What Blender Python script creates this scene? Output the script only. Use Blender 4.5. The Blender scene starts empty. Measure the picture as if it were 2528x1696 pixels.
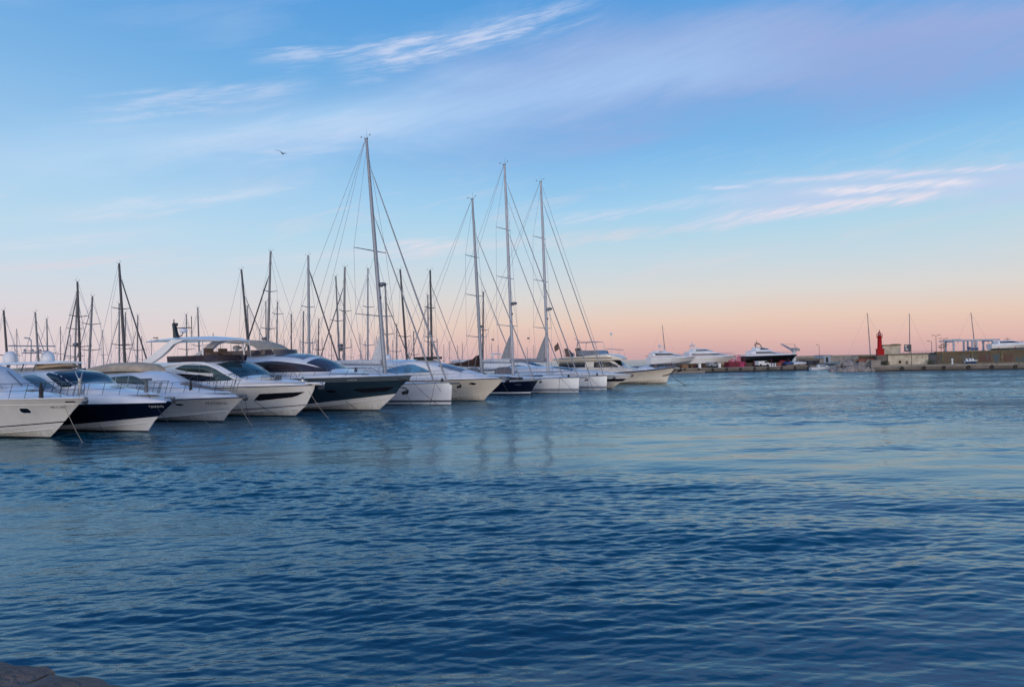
import bpy, math, random
import numpy as np
from mathutils import Vector

random.seed(7)
R = math.radians
SC = bpy.context.scene
COL = SC.collection

# ------------------------------------------------------------------ camera
CAM_H, ROLL = 3.0, R(1.2)
F_PX, CX, CY, VH = 1825.0, 1264.0, 848.0, -45.6      # lens measured on the 2528 x 1696 photograph
cd = bpy.data.cameras.new('camera')
cam = bpy.data.objects.new('camera', cd)
COL.objects.link(cam)
SC.camera = cam
cam.location = (0, 0, CAM_H)
cam.rotation_euler = (R(90), ROLL, 0)
cd.sensor_width = 36.0
cd.lens = 36.0 * F_PX / 2528.0
cd.shift_x = -0.0004
cd.shift_y = 0.0180
cd.clip_start = 0.1
cd.clip_end = 20000

# ------------------------------------------------------------------ view transform
SC.view_settings.view_transform = 'Standard'
SC.view_settings.look = 'None'
SC.view_settings.exposure = 0.0
SC.view_settings.gamma = 1.0

# ------------------------------------------------------------------ sun (just set, behind the camera)
SUN_EL, SUN_AZ = R(6.0), R(196.0)                     # azimuth clockwise from +Y
sl = bpy.data.lights.new('sun', 'SUN')
sl.energy = 0.75
sl.angle = R(16)
sl.color = (1.0, 0.86, 0.72)
sun = bpy.data.objects.new('sun', sl)
COL.objects.link(sun)
sv = Vector((math.sin(SUN_AZ) * math.cos(SUN_EL), math.cos(SUN_AZ) * math.cos(SUN_EL), math.sin(SUN_EL)))
sun.rotation_euler = (-sv).to_track_quat('-Z', 'Y').to_euler()

# ------------------------------------------------------------------ world: dusk sky with wisps of cloud
def lin(c):
    return tuple(((x / 255) / 12.92 if x / 255 <= 0.04045 else ((x / 255 + 0.055) / 1.055) ** 2.4) for x in c)

world = bpy.data.worlds.new('World')
SC.world = world
world.use_nodes = True
NT = world.node_tree
NT.nodes.clear()

def W_(t, **k):
    n = NT.nodes.new(t)
    for a, b in k.items():
        setattr(n, a, b)
    return n

def wire(a, b):
    NT.links.new(a, b)

def wm(op, a, b=None, c=None, clamp=False):
    n = W_('ShaderNodeMath', operation=op, use_clamp=clamp)
    for i, v in enumerate((a, b, c)):
        if v is None:
            continue
        if isinstance(v, (int, float)):
            n.inputs[i].default_value = v
        else:
            wire(v, n.inputs[i])
    return n.outputs[0]

def wsmooth(x, a, b):
    n = W_('ShaderNodeMapRange', interpolation_type='SMOOTHSTEP')
    wire(x, n.inputs[0])
    n.inputs[1].default_value, n.inputs[2].default_value = a, b
    n.inputs[3].default_value, n.inputs[4].default_value = 0.0, 1.0
    return n.outputs[0]

def wmix(fac, a, b):
    n = W_('ShaderNodeMix', data_type='RGBA')
    if isinstance(fac, (int, float)):
        n.inputs[0].default_value = fac
    else:
        wire(fac, n.inputs[0])
    for s, v in ((n.inputs[6], a), (n.inputs[7], b)):
        if isinstance(v, tuple):
            s.default_value = (*v, 1)
        else:
            wire(v, s)
    return n.outputs[2]

def build_sky():
    tc = W_('ShaderNodeTexCoord')
    sep = W_('ShaderNodeSeparateXYZ')
    wire(tc.outputs['Generated'], sep.inputs[0])
    x, y, z = sep.outputs
    az = wm('ARCTAN2', x, y)
    el = wm('ARCSINE', z)
    # slow undulation so the colour bands are not ruled lines
    cb = W_('ShaderNodeCombineXYZ')
    wire(wm('MULTIPLY', az, 1.6), cb.inputs[0])
    wire(wm('MULTIPLY', el, 5.0), cb.inputs[1])
    nz = W_('ShaderNodeTexNoise')
    nz.inputs['Scale'].default_value = 1.3
    nz.inputs['Detail'].default_value = 3
    wire(cb.outputs[0], nz.inputs['Vector'])
    el2 = wm('ADD', el, wm('MULTIPLY', wm('SUBTRACT', nz.outputs[0], 0.5), 0.045))
    ramp = W_('ShaderNodeValToRGB')
    cr = ramp.color_ramp
    stops = [(0.00, (198, 160, 166)), (0.020, (217, 177, 172)), (0.045, (224, 194, 181)), (0.083, (212, 207, 206)), (0.13, (191, 209, 221)),
             (0.165, (172, 207, 227)), (0.205, (152, 199, 232)), (0.27, (117, 178, 228)), (0.35, (92, 164, 222)), (0.45, (78, 152, 217)), (0.62, (60, 128, 200)), (1.0, (40, 94, 168))]
    while len(cr.elements) < len(stops):
        cr.elements.new(0.5)
    for e, (p, c) in zip(cr.elements, stops):
        e.position = p
        e.color = (*lin(c), 1)
    wire(el2, ramp.inputs[0])
    col = ramp.outputs[0]

    # noises for the clouds: strongly stretched along the horizon
    def stretched(sx, sy, rot, scale, detail, rough=0.55, dist=0.0):
        c2 = W_('ShaderNodeCombineXYZ')
        s, k = math.sin(rot), math.cos(rot)
        wire(wm('MULTIPLY', wm('ADD', wm('MULTIPLY', az, k), wm('MULTIPLY', el, s)), sx), c2.inputs[0])
        wire(wm('MULTIPLY', wm('SUBTRACT', wm('MULTIPLY', el, k), wm('MULTIPLY', az, s)), sy), c2.inputs[1])
        n = W_('ShaderNodeTexNoise')
        n.inputs['Scale'].default_value = scale
        n.inputs['Detail'].default_value = detail
        n.inputs['Roughness'].default_value = rough
        n.inputs['Distortion'].default_value = dist
        wire(c2.outputs[0], n.inputs['Vector'])
        return n.outputs[0]

    veil = stretched(1.0, 4.2, R(9), 2.6, 6, 0.55, 0.4)
    fine = stretched(1.0, 7.0, R(11), 6.0, 8, 0.62, 0.7)
    hair = stretched(1.0, 9.0, R(14), 13.0, 6, 0.62, 0.3)
    thread = stretched(1.0, 12.0, R(9), 26.0, 4, 0.6, 0.2)
    up = wsmooth(el, 0.06, 0.14)
    m = wm('MULTIPLY', wsmooth(veil, 0.47, 0.74), up)
    m = wm('MULTIPLY', m, wm('ADD', 0.45, wm('MULTIPLY', fine, 0.9)))
    m = wm('MULTIPLY', m, wm('SUBTRACT', 1.0, wsmooth(az, -0.1, 0.45)))
    col = wmix(wm('MULTIPLY', m, 0.40, clamp=True), col, lin((180, 200, 234)))
    low = wm('MULTIPLY', wm('MULTIPLY', wsmooth(fine, 0.50, 0.72), wsmooth(el, 0.07, 0.12)), wm('SUBTRACT', 1.0, wsmooth(el, 0.20, 0.30)))
    col = wmix(wm('MULTIPLY', low, 0.32, clamp=True), col, lin((216, 206, 214)))

    yy = wm('MAXIMUM', y, 0.08)
    U, V = wm('DIVIDE', x, yy), wm('DIVIDE', z, yy)           # straight cloud bands stay straight
    ahead = wsmooth(y, 0.1, 0.3)

    def streak(px, py, ang, half_len, half_w, amount, c, ragged=0.5, tex=None, soft=0.35):
        a_, b_ = (px - CX) * math.cos(ROLL) + (CY - py) * math.sin(ROLL), -(px - CX) * math.sin(ROLL) + (CY - py) * math.cos(ROLL) - VH
        ang = R(ang) - ROLL
        s, k = math.sin(ang), math.cos(ang)
        da, de = wm('SUBTRACT', U, a_ / F_PX), wm('SUBTRACT', V, b_ / F_PX)
        along = wm('ADD', wm('MULTIPLY', da, k), wm('MULTIPLY', de, s))
        across = wm('SUBTRACT', wm('MULTIPLY', de, k), wm('MULTIPLY', da, s))
        t = tex if tex is not None else fine
        across = wm('ADD', across, wm('MULTIPLY', wm('SUBTRACT', t, 0.5), half_w * ragged * 2.6))
        a = wm('SUBTRACT', 1.0, wsmooth(wm('ABSOLUTE', along), half_len * soft, half_len))
        b = wm('SUBTRACT', 1.0, wsmooth(wm('ABSOLUTE', across), 0.0, half_w))
        if half_w < 0.03:
            strands = wm('ADD', 0.35, wm('MULTIPLY', wsmooth(wm('ADD', wm('MULTIPLY', hair, 0.7), wm('MULTIPLY', thread, 0.5)), 0.50, 0.72), 0.95))
        else:
            strands = wm('ADD', 0.15, wm('MULTIPLY', wm('ADD', t, hair), 0.85))
        k2 = wm('MULTIPLY', wm('MULTIPLY', a, b), strands)
        return wmix(wm('MULTIPLY', wm('MULTIPLY', k2, ahead), amount, clamp=True), col, c)

    lav, wht, pnk = lin((140, 166, 217)), lin((205, 213, 238)), lin((226, 208, 214))
    col = streak(2050, 130, 8.0, 0.72, 0.125, 1.05, lav, 0.5, veil)
    col = streak(1500, 150, 10.0, 0.40, 0.060, 0.55, lin((150, 178, 226)), 0.8, veil)
    col = streak(2300, 40, 6.0, 0.40, 0.040, 0.45, lin((152, 170, 218)), 1.0, veil)
    col = streak(1250, 255, 9.0, 0.50, 0.060, 0.70, lin((162, 196, 238)), 0.9, veil)
    col = streak(560, 330, 7.0, 0.42, 0.055, 0.58, lin((170, 207, 240)), 0.9, veil)
    col = streak(1160, 96, 15.0, 0.22, 0.028, 0.55, wht, 1.3)
    col = streak(1180, 95, 14.0, 0.14, 0.009, 0.22, wht, 1.0)
    col = streak(850, 128, 3.0, 0.15, 0.024, 0.45, wht, 1.4)
    col = streak(480, 248, 6.0, 0.19, 0.026, 0.40, wht, 1.4)
    col = streak(690, 335, 8.0, 0.24, 0.030, 0.36, wht, 1.3)
    col = streak(2260, 464, 4.4, 0.36, 0.040, 1.0, lin((180, 200, 231)), 0.8)
    col = streak(2290, 424, 3.6, 0.30, 0.008, 0.85, lin((206, 210, 232)), 1.1)
    col = streak(2210, 461, 3.4, 0.15, 0.010, 1.0, lin((222, 220, 234)), 1.1)
    col = streak(2080, 508, 5.2, 0.22, 0.012, 1.0, lin((220, 216, 230)), 1.2)
    col = streak(1900, 538, 6.0, 0.18, 0.012, 0.55, lin((212, 212, 230)), 1.2)
    col = streak(1790, 464, 2.5, 0.045, 0.0045, 0.75, wht, 0.7)
    col = streak(1580, 522, 6.5, 0.20, 0.012, 0.45, lin((204, 212, 232)), 1.1)
    col = streak(1380, 590, 4.0, 0.22, 0.014, 0.35, pnk, 1.1)
    col = streak(1055, 612, 3.0, 0.075, 0.014, 0.62, lin((226, 216, 224)), 1.0)
    col = streak(400, 500, 7.0, 0.24, 0.016, 0.48, lin((208, 216, 234)), 1.1)
    col = streak(150, 600, 6.0, 0.20, 0.014, 0.40, lin((216, 214, 226)), 1.1)
    col = streak(150, 655, 5.0, 0.20, 0.016, 0.55, lin((224, 202, 208)), 1.0)
    col = streak(820, 632, 2.0, 0.18, 0.012, 0.42, lin((216, 210, 220)), 1.1)
    # pinker to the lower left
    lf = wm('MULTIPLY', wm('SUBTRACT', 1.0, wsmooth(az, -0.75, 0.05)), wm('SUBTRACT', 1.0, wsmooth(el, 0.03, 0.15)))
    col = wmix(wm('MULTIPLY', lf, 0.60, clamp=True), col, lin((236, 190, 188)))
    lv = wm('MULTIPLY', wm('SUBTRACT', 1.0, wsmooth(az, -0.70, 0.22)), wm('SUBTRACT', 1.0, wsmooth(el, 0.15, 0.55)))
    col = wmix(wm('MULTIPLY', lv, 0.42, clamp=True), col, lin((196, 220, 240)))
    # after-glow of the sunset behind the camera
    back = wm('MULTIPLY', wsmooth(wm('MULTIPLY', y, -1.0), -0.05, 0.85), wm('SUBTRACT', 1.0, wsmooth(wm('ABSOLUTE', el), 0.05, 0.85)))
    glow = wmix(back, (0, 0, 0), (1.15, 0.90, 0.72))
    mx = W_('ShaderNodeMix', data_type='RGBA', blend_type='ADD')
    mx.inputs[0].default_value = 1.0
    wire(col, mx.inputs[6])
    wire(glow, mx.inputs[7])
    bg = W_('ShaderNodeBackground')
    wire(mx.outputs[2], bg.inputs[0])
    bg.inputs[1].default_value = 1.0
    # physical twilight sky underneath
    sky = W_('ShaderNodeTexSky', sky_type='NISHITA', sun_disc=False)
    sky.sun_elevation = SUN_EL
    sky.sun_rotation = SUN_AZ
    bg2 = W_('ShaderNodeBackground')
    wire(sky.outputs[0], bg2.inputs[0])
    bg2.inputs[1].default_value = 0.012
    ad = W_('ShaderNodeAddShader')
    wire(bg.outputs[0], ad.inputs[0])
    wire(bg2.outputs[0], ad.inputs[1])
    out = W_('ShaderNodeOutputWorld')
    wire(ad.outputs[0], out.inputs[0])

build_sky()

# ------------------------------------------------------------------ materials
MATS = {}

def mat(name, c, rough=0.5, metal=0.0, var=0.08, scale=3.0, bump=0.0, bscale=20.0, coat=0.0, stain=None, spec=0.5, scum=None):
    m = bpy.data.materials.new(name)
    m.use_nodes = True
    t = m.node_tree
    b = t.nodes['Principled BSDF']
    b.inputs['Roughness'].default_value = rough
    b.inputs['Metallic'].default_value = metal
    b.inputs['Specular IOR Level'].default_value = spec
    if coat:
        b.inputs['Coat Weight'].default_value = coat
        b.inputs['Coat Roughness'].default_value = 0.06
    tc = t.nodes.new('ShaderNodeTexCoord')
    n = t.nodes.new('ShaderNodeTexNoise')
    n.inputs['Scale'].default_value = scale
    n.inputs['Detail'].default_value = 6
    n.inputs['Roughness'].default_value = 0.62
    t.links.new(tc.outputs['Object'], n.inputs['Vector'])
    mx = t.nodes.new('ShaderNodeMix')
    mx.data_type = 'RGBA'
    mr = t.nodes.new('ShaderNodeMapRange')
    mr.inputs[1].default_value, mr.inputs[2].default_value = 0.3, 0.7
    t.links.new(n.outputs[0], mr.inputs[0])
    t.links.new(mr.outputs[0], mx.inputs[0])
    d = stain if stain else tuple(x * (1 - 2 * var) for x in c)
    u = tuple(min(1, x * (1 + var)) for x in c)
    mx.inputs[6].default_value = (*d, 1)
    mx.inputs[7].default_value = (*u, 1)
    col = mx.outputs[2]
    if scum:                                   # weed and rust runs left by the water on a hull
        sp = t.nodes.new('ShaderNodeSeparateXYZ')
        t.links.new(tc.outputs['Object'], sp.inputs[0])
        mp = t.nodes.new('ShaderNodeMapping')
        mp.inputs['Scale'].default_value = (3.2, 3.2, 0.35)
        t.links.new(tc.outputs['Object'], mp.inputs[0])
        n3 = t.nodes.new('ShaderNodeTexNoise')
        n3.inputs['Scale'].default_value = 1.6
        n3.inputs['Detail'].default_value = 5
        t.links.new(mp.outputs[0], n3.inputs['Vector'])
        edge = t.nodes.new('ShaderNodeMath')
        edge.operation = 'MULTIPLY_ADD'
        t.links.new(n3.outputs[0], edge.inputs[0])
        edge.inputs[1].default_value = -0.9
        t.links.new(sp.outputs[2], edge.inputs[2])
        lo = t.nodes.new('ShaderNodeMapRange')
        lo.inputs[1].default_value, lo.inputs[2].default_value, lo.inputs[3].default_value, lo.inputs[4].default_value = -0.45, -0.05, 0.75, 0.0
        t.links.new(edge.outputs[0], lo.inputs[0])
        st = t.nodes.new('ShaderNodeMapRange')
        st.inputs[1].default_value, st.inputs[2].default_value, st.inputs[3].default_value, st.inputs[4].default_value = 0.56, 0.80, 0.0, 0.30
        t.links.new(n3.outputs[0], st.inputs[0])
        ad = t.nodes.new('ShaderNodeMath')
        ad.operation = 'MAXIMUM'
        t.links.new(lo.outputs[0], ad.inputs[0])
        t.links.new(st.outputs[0], ad.inputs[1])
        m2 = t.nodes.new('ShaderNodeMix')
        m2.data_type = 'RGBA'
        t.links.new(ad.outputs[0], m2.inputs[0])
        t.links.new(col, m2.inputs[6])
        m2.inputs[7].default_value = (*scum, 1)
        col = m2.outputs[2]
    t.links.new(col, b.inputs['Base Color'])
    if bump:
        n2 = t.nodes.new('ShaderNodeTexNoise')
        n2.inputs['Scale'].default_value = bscale
        n2.inputs['Detail'].default_value = 5
        t.links.new(tc.outputs['Object'], n2.inputs['Vector'])
        bp = t.nodes.new('ShaderNodeBump')
        bp.inputs['Strength'].default_value = bump
        bp.inputs['Distance'].default_value = 0.05
        t.links.new(n2.outputs[0], bp.inputs['Height'])
        t.links.new(bp.outputs[0], b.inputs['Normal'])
    MATS[name] = m
    return m

mat('white_gelcoat', (0.80, 0.80, 0.80), 0.22, var=0.05, scale=0.8, coat=0.4)
mat('deck_white', (0.80, 0.80, 0.80), 0.45, var=0.05, scale=1.4)
mat('cream_gelcoat', (0.78, 0.70, 0.58), 0.25, var=0.05, scale=0.7, coat=0.3, scum=(0.42, 0.34, 0.24))
mat('ivory_gelcoat', (0.76, 0.735, 0.69), 0.25, var=0.05, scale=0.7, coat=0.3, scum=(0.46, 0.41, 0.33))
mat('navy_gelcoat', (0.004, 0.006, 0.022), 0.16, var=0.15, scale=0.8, coat=0.4, scum=(0.016, 0.02, 0.034))
mat('teal_gelcoat', (0.020, 0.042, 0.062), 0.2, var=0.10, scale=0.7, coat=0.4, scum=(0.028, 0.05, 0.066))
mat('slate_gelcoat', (0.095, 0.125, 0.155), 0.24, var=0.08, scale=0.7, coat=0.3)
mat('black_stripe', (0.008, 0.008, 0.011), 0.25, var=0.1)
mat('grey_stripe', (0.24, 0.27, 0.31), 0.35, var=0.1)
mat('antifoul_and_shade', (0.012, 0.016, 0.024), 0.7, var=0.3, scale=4)  # bottom paint, also the painted shade strip along motor yacht waterlines
mat('smoked_glass', (0.006, 0.009, 0.016), 0.05, var=0.2, scale=0.6, spec=0.6)
mat('teal_glass', (0.008, 0.040, 0.050), 0.05, var=0.25, scale=0.5, spec=0.6)
mat('bronze_glass', (0.045, 0.035, 0.045), 0.09, var=0.3, scale=0.5, spec=0.6)
mat('green_glass', (0.014, 0.030, 0.030), 0.06, var=0.3, scale=0.8, spec=0.6)
mat('blue_cover', (0.10, 0.30, 0.50), 0.4, var=0.25, scale=1.6, bump=0.3, bscale=4)
mat('pale_blue_glass', (0.20, 0.36, 0.46), 0.1, var=0.2, scale=1.0)
mat('blue_glass', (0.010, 0.045, 0.10), 0.06, var=0.2, scale=1.0)
mat('grey_glass', (0.17, 0.21, 0.26), 0.1, var=0.2, scale=1.0)
mat('steel', (0.40, 0.42, 0.45), 0.28, metal=0.85, var=0.1)
mat('dark_steel', (0.12, 0.14, 0.17), 0.35, metal=0.6, var=0.15)
mat('mast_alloy', (0.27, 0.29, 0.33), 0.42, metal=0.25, var=0.08, scale=1.5)
mat('mast_pale', (0.40, 0.42, 0.46), 0.42, metal=0.1, var=0.08, scale=1.5)
mat('mast_grey', (0.20, 0.20, 0.215), 0.45, metal=0.2, var=0.15, scale=1.5)
mat('mast_dark', (0.055, 0.055, 0.065), 0.45, metal=0.1, var=0.15, scale=1.5)
mat('wire', (0.36, 0.39, 0.44), 0.5, metal=0.2, var=0.1)
mat('wire_dark', (0.10, 0.11, 0.13), 0.5, var=0.1)
mat('sail_white', (0.62, 0.64, 0.66), 0.8, var=0.10, scale=6, bump=0.3, bscale=12)
mat('sail_grey', (0.30, 0.31, 0.33), 0.8, var=0.15, scale=6, bump=0.3, bscale=12)
mat('sail_brown', (0.045, 0.018, 0.012), 0.85, var=0.25, scale=5, bump=0.4, bscale=10)
mat('beige_canvas', (0.56, 0.43, 0.30), 0.85, var=0.10, scale=3, bump=0.4, bscale=5)
mat('tan_canvas', (0.46, 0.38, 0.30), 0.85, var=0.12, scale=3, bump=0.4, bscale=5)
mat('brown_cushion', (0.13, 0.085, 0.065), 0.75, var=0.15, scale=4)
mat('taupe_pad', (0.27, 0.21, 0.18), 0.8, var=0.12, scale=4)
mat('rubber', (0.012, 0.012, 0.014), 0.7, var=0.2)
mat('black_metal', (0.014, 0.016, 0.02), 0.4, var=0.2)
mat('letter_black', (0.012, 0.012, 0.016), 0.5, var=0.05)
mat('letter_white', (0.75, 0.75, 0.76), 0.5, var=0.05)
mat('rope_pale', (0.32, 0.28, 0.22), 0.9, var=0.2, scale=30)
mat('rope_dark', (0.025, 0.028, 0.036), 0.9, var=0.2, scale=30)
mat('teak', (0.24, 0.14, 0.075), 0.7, var=0.2, scale=9)
mat('dome_white', (0.74, 0.76, 0.78), 0.4, var=0.05)
mat('bird_dark', (0.02, 0.028, 0.045), 0.8, var=0.2)

# ------------------------------------------------------------------ mesh helpers
def pchip(pts):
    xs = [p[0] for p in pts]
    ys = [p[1] for p in pts]
    n = len(xs)
    if n == 1:
        return lambda x: ys[0]
    h = [xs[i + 1] - xs[i] for i in range(n - 1)]
    d = [(ys[i + 1] - ys[i]) / h[i] for i in range(n - 1)]
    m = [d[0]] + [0 if d[i - 1] * d[i] <= 0 else 2 * d[i - 1] * d[i] / (d[i - 1] + d[i]) for i in range(1, n - 1)] + [d[-1]]
    def f(x):
        if x <= xs[0]:
            return ys[0]
        if x >= xs[-1]:
            return ys[-1]
        i = 0
        while x > xs[i + 1]:
            i += 1
        t = (x - xs[i]) / h[i]
        return ((1 + 2 * t) * (1 - t) ** 2 * ys[i] + t * (1 - t) ** 2 * h[i] * m[i] + t * t * (3 - 2 * t) * ys[i + 1] + t * t * (t - 1) * h[i] * m[i + 1])
    return f

def linear(pts):
    def f(x):
        if x <= pts[0][0]:
            return pts[0][1]
        for (a, b), (c, d) in zip(pts, pts[1:]):
            if x <= c:
                return b + (d - b) * (x - a) / (c - a)
        return pts[-1][1]
    return f

class MB:
    def __init__(s):
        s.v, s.f, s.m = [], [], []

    def add(s, vs, fs, mi=0):
        o = len(s.v)
        s.v += [tuple(p) for p in vs]
        for f in fs:
            s.f.append(tuple(i + o for i in f))
            s.m.append(mi)
        return s

    def box(s, c, d, mi=0, rz=0.0, ry=0.0):
        x, y, z = (k / 2 for k in d)
        vs = []
        for a in (-x, x):
            for b in (-y, y):
                for e in (-z, z):
                    px, pz = a * math.cos(ry) + e * math.sin(ry), -a * math.sin(ry) + e * math.cos(ry)
                    vs.append((c[0] + px * math.cos(rz) - b * math.sin(rz), c[1] + px * math.sin(rz) + b * math.cos(rz), c[2] + pz))
        return s.add(vs, [(0, 1, 3, 2), (4, 6, 7, 5), (0, 4, 5, 1), (2, 3, 7, 6), (0, 2, 6, 4), (1, 5, 7, 3)], mi)

    def tube(s, pts, r, n=6, mi=0, r2=None, cap=True):
        pts = [Vector(p) for p in pts]
        k = len(pts)
        vs, fs = [], []
        ref = None
        for i, p in enumerate(pts):
            d = (pts[min(i + 1, k - 1)] - pts[max(i - 1, 0)]).normalized()
            if ref is None:
                ref = Vector((0, 0, 1)) if abs(d.z) < 0.9 else Vector((1, 0, 0))
            a = d.cross(ref)
            if a.length < 1e-4:
                a = d.cross(Vector((0.3, 1, 0.2)))
            a.normalize()
            b = d.cross(a).normalized()
            ref = a.cross(d)
            rr = r[i] if isinstance(r, (list, tuple)) else (r if r2 is None else r + (r2 - r) * i / (k - 1))
            for j in range(n):
                t = 2 * math.pi * j / n
                vs.append(p + a * (math.cos(t) * rr) + b * (math.sin(t) * rr))
        for i in range(k - 1):
            for j in range(n):
                fs.append((i * n + j, i * n + (j + 1) % n, (i + 1) * n + (j + 1) % n, (i + 1) * n + j))
        if cap:
            fs.append(tuple(range(n))[::-1])
            fs.append(tuple((k - 1) * n + j for j in range(n)))
        return s.add(vs, fs, mi)

    def lathe(s, c, prof, n=16, mi=0):
        vs, fs = [], []
        for r, z in prof:
            for j in range(n):
                t = 2 * math.pi * j / n
                vs.append((c[0] + r * math.cos(t), c[1] + r * math.sin(t), c[2] + z))
        for i in range(len(prof) - 1):
            for j in range(n):
                fs.append((i * n + j, i * n + (j + 1) % n, (i + 1) * n + (j + 1) % n, (i + 1) * n + j))
        fs.append(tuple(range(n))[::-1])
        fs.append(tuple((len(prof) - 1) * n + j for j in range(n)))
        return s.add(vs, fs, mi)

    def rings(s, rings, mi=0, closed=True, cap=True):
        n = len(rings[0])
        vs = [p for r in rings for p in r]
        fs = []
        for i in range(len(rings) - 1):
            for j in range(n if closed else n - 1):
                fs.append((i * n + j, i * n + (j + 1) % n, (i + 1) * n + (j + 1) % n, (i + 1) * n + j))
        if cap and closed:
            fs.append(tuple(range(n))[::-1])
            fs.append(tuple((len(rings) - 1) * n + j for j in range(n)))
        return s.add(vs, fs, mi)

    def prism(s, poly, y0, y1, mi=0):
        """(x, z) polygon extruded across y"""
        n = len(poly)
        vs = [(p[0], y0, p[1]) for p in poly] + [(p[0], y1, p[1]) for p in poly]
        fs = [tuple(range(n)), tuple(range(2 * n - 1, n - 1, -1))]
        fs += [(i, i + n, (i + 1) % n + n, (i + 1) % n) for i in range(n)]
        return s.add(vs, fs, mi)

    def sheet(s, grid, mi=0):
        n = len(grid[0])
        vs = [p for r in grid for p in r]
        fs = [(i * n + j, i * n + j + 1, (i + 1) * n + j + 1, (i + 1) * n + j) for i in range(len(grid) - 1) for j in range(n - 1)]
        return s.add(vs, fs, mi)

    def build(s, name, mats, parent=None, ang=35, loc=None):
        me = bpy.data.meshes.new(name)
        me.from_pydata(s.v, [], s.f)
        if isinstance(mats, str):
            mats = [mats]
        for m in mats:
            me.materials.append(MATS[m])
        me.polygons.foreach_set('material_index', s.m)
        me.update()
        import bmesh
        bm = bmesh.new()
        bm.from_mesh(me)
        bmesh.ops.recalc_face_normals(bm, faces=bm.faces)
        bm.to_mesh(me)
        bm.free()
        me.polygons.foreach_set('use_smooth', [True] * len(me.polygons))
        me.set_sharp_from_angle(angle=R(ang))
        o = bpy.data.objects.new(name, me)
        COL.objects.link(o)
        if parent:
            o.parent = parent
        if loc:
            o.location = loc
        return o

    def _pieces(s):
        par = list(range(len(s.v)))
        def find(a):
            while par[a] != a:
                par[a] = par[par[a]]
                a = par[a]
            return a
        for f in s.f:
            r = find(f[0])
            for i in f[1:]:
                par[find(i)] = r
        groups = {}
        for f, m in zip(s.f, s.m):
            groups.setdefault(find(f[0]), []).append((f, m))
        return list(groups.values())

    def pieces(s, name, mats, parent=None, ang=35, pair=False):
        """every separate piece (or each side of the boat) as an object of its own"""
        gs = s._pieces()
        if pair:
            a = [q for q in gs if sum(s.v[i][1] for f, _ in q for i in f) < 0]
            gs = [sum(k, []) for k in (a, [q for q in gs if q not in a]) if k]
        out = []
        for g in gs:
            idx = {}
            mb = MB()
            for f, m in g:
                for i in f:
                    if i not in idx:
                        idx[i] = len(mb.v)
                        mb.v.append(s.v[i])
                mb.f.append(tuple(idx[i] for i in f))
                mb.m.append(m)
            out.append(mb.build(name, mats, parent, ang))
        return out

def thing(name, label, cat, loc, rz=0.0, group=None):
    o = bpy.data.objects.new(name, None)
    COL.objects.link(o)
    o.location = loc
    o.rotation_euler = (0, 0, rz)
    o.empty_display_size = 0.3
    return tag(o, label, cat, group)

def tag(o, label=None, cat=None, group=None, kind=None):
    if label:
        o['label'] = label
    if cat:
        o['category'] = cat
    if group:
        o['group'] = group
    if kind:
        o['kind'] = kind
    return o

def copy_tree(o, parent=None):
    c = o.copy()
    COL.objects.link(c)
    if parent:
        c.parent = parent
    for ch in list(o.children):
        copy_tree(ch, c)
    return c

def lev(px, py):
    u, v = px - CX, CY - py
    return u * math.cos(ROLL) + v * math.sin(ROLL), -u * math.sin(ROLL) + v * math.cos(ROLL) - VH

def at(px, py, Y):
    """the place at depth Y metres that the photograph shows at that pixel"""
    a, b = lev(px, py)
    return Vector((a / F_PX * Y, Y, CAM_H + b / F_PX * Y))

def ground(px, py, z=0.0):
    a, b = lev(px, py)
    Y = (z - CAM_H) * F_PX / b
    return Vector((a / F_PX * Y, Y, z))

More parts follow.
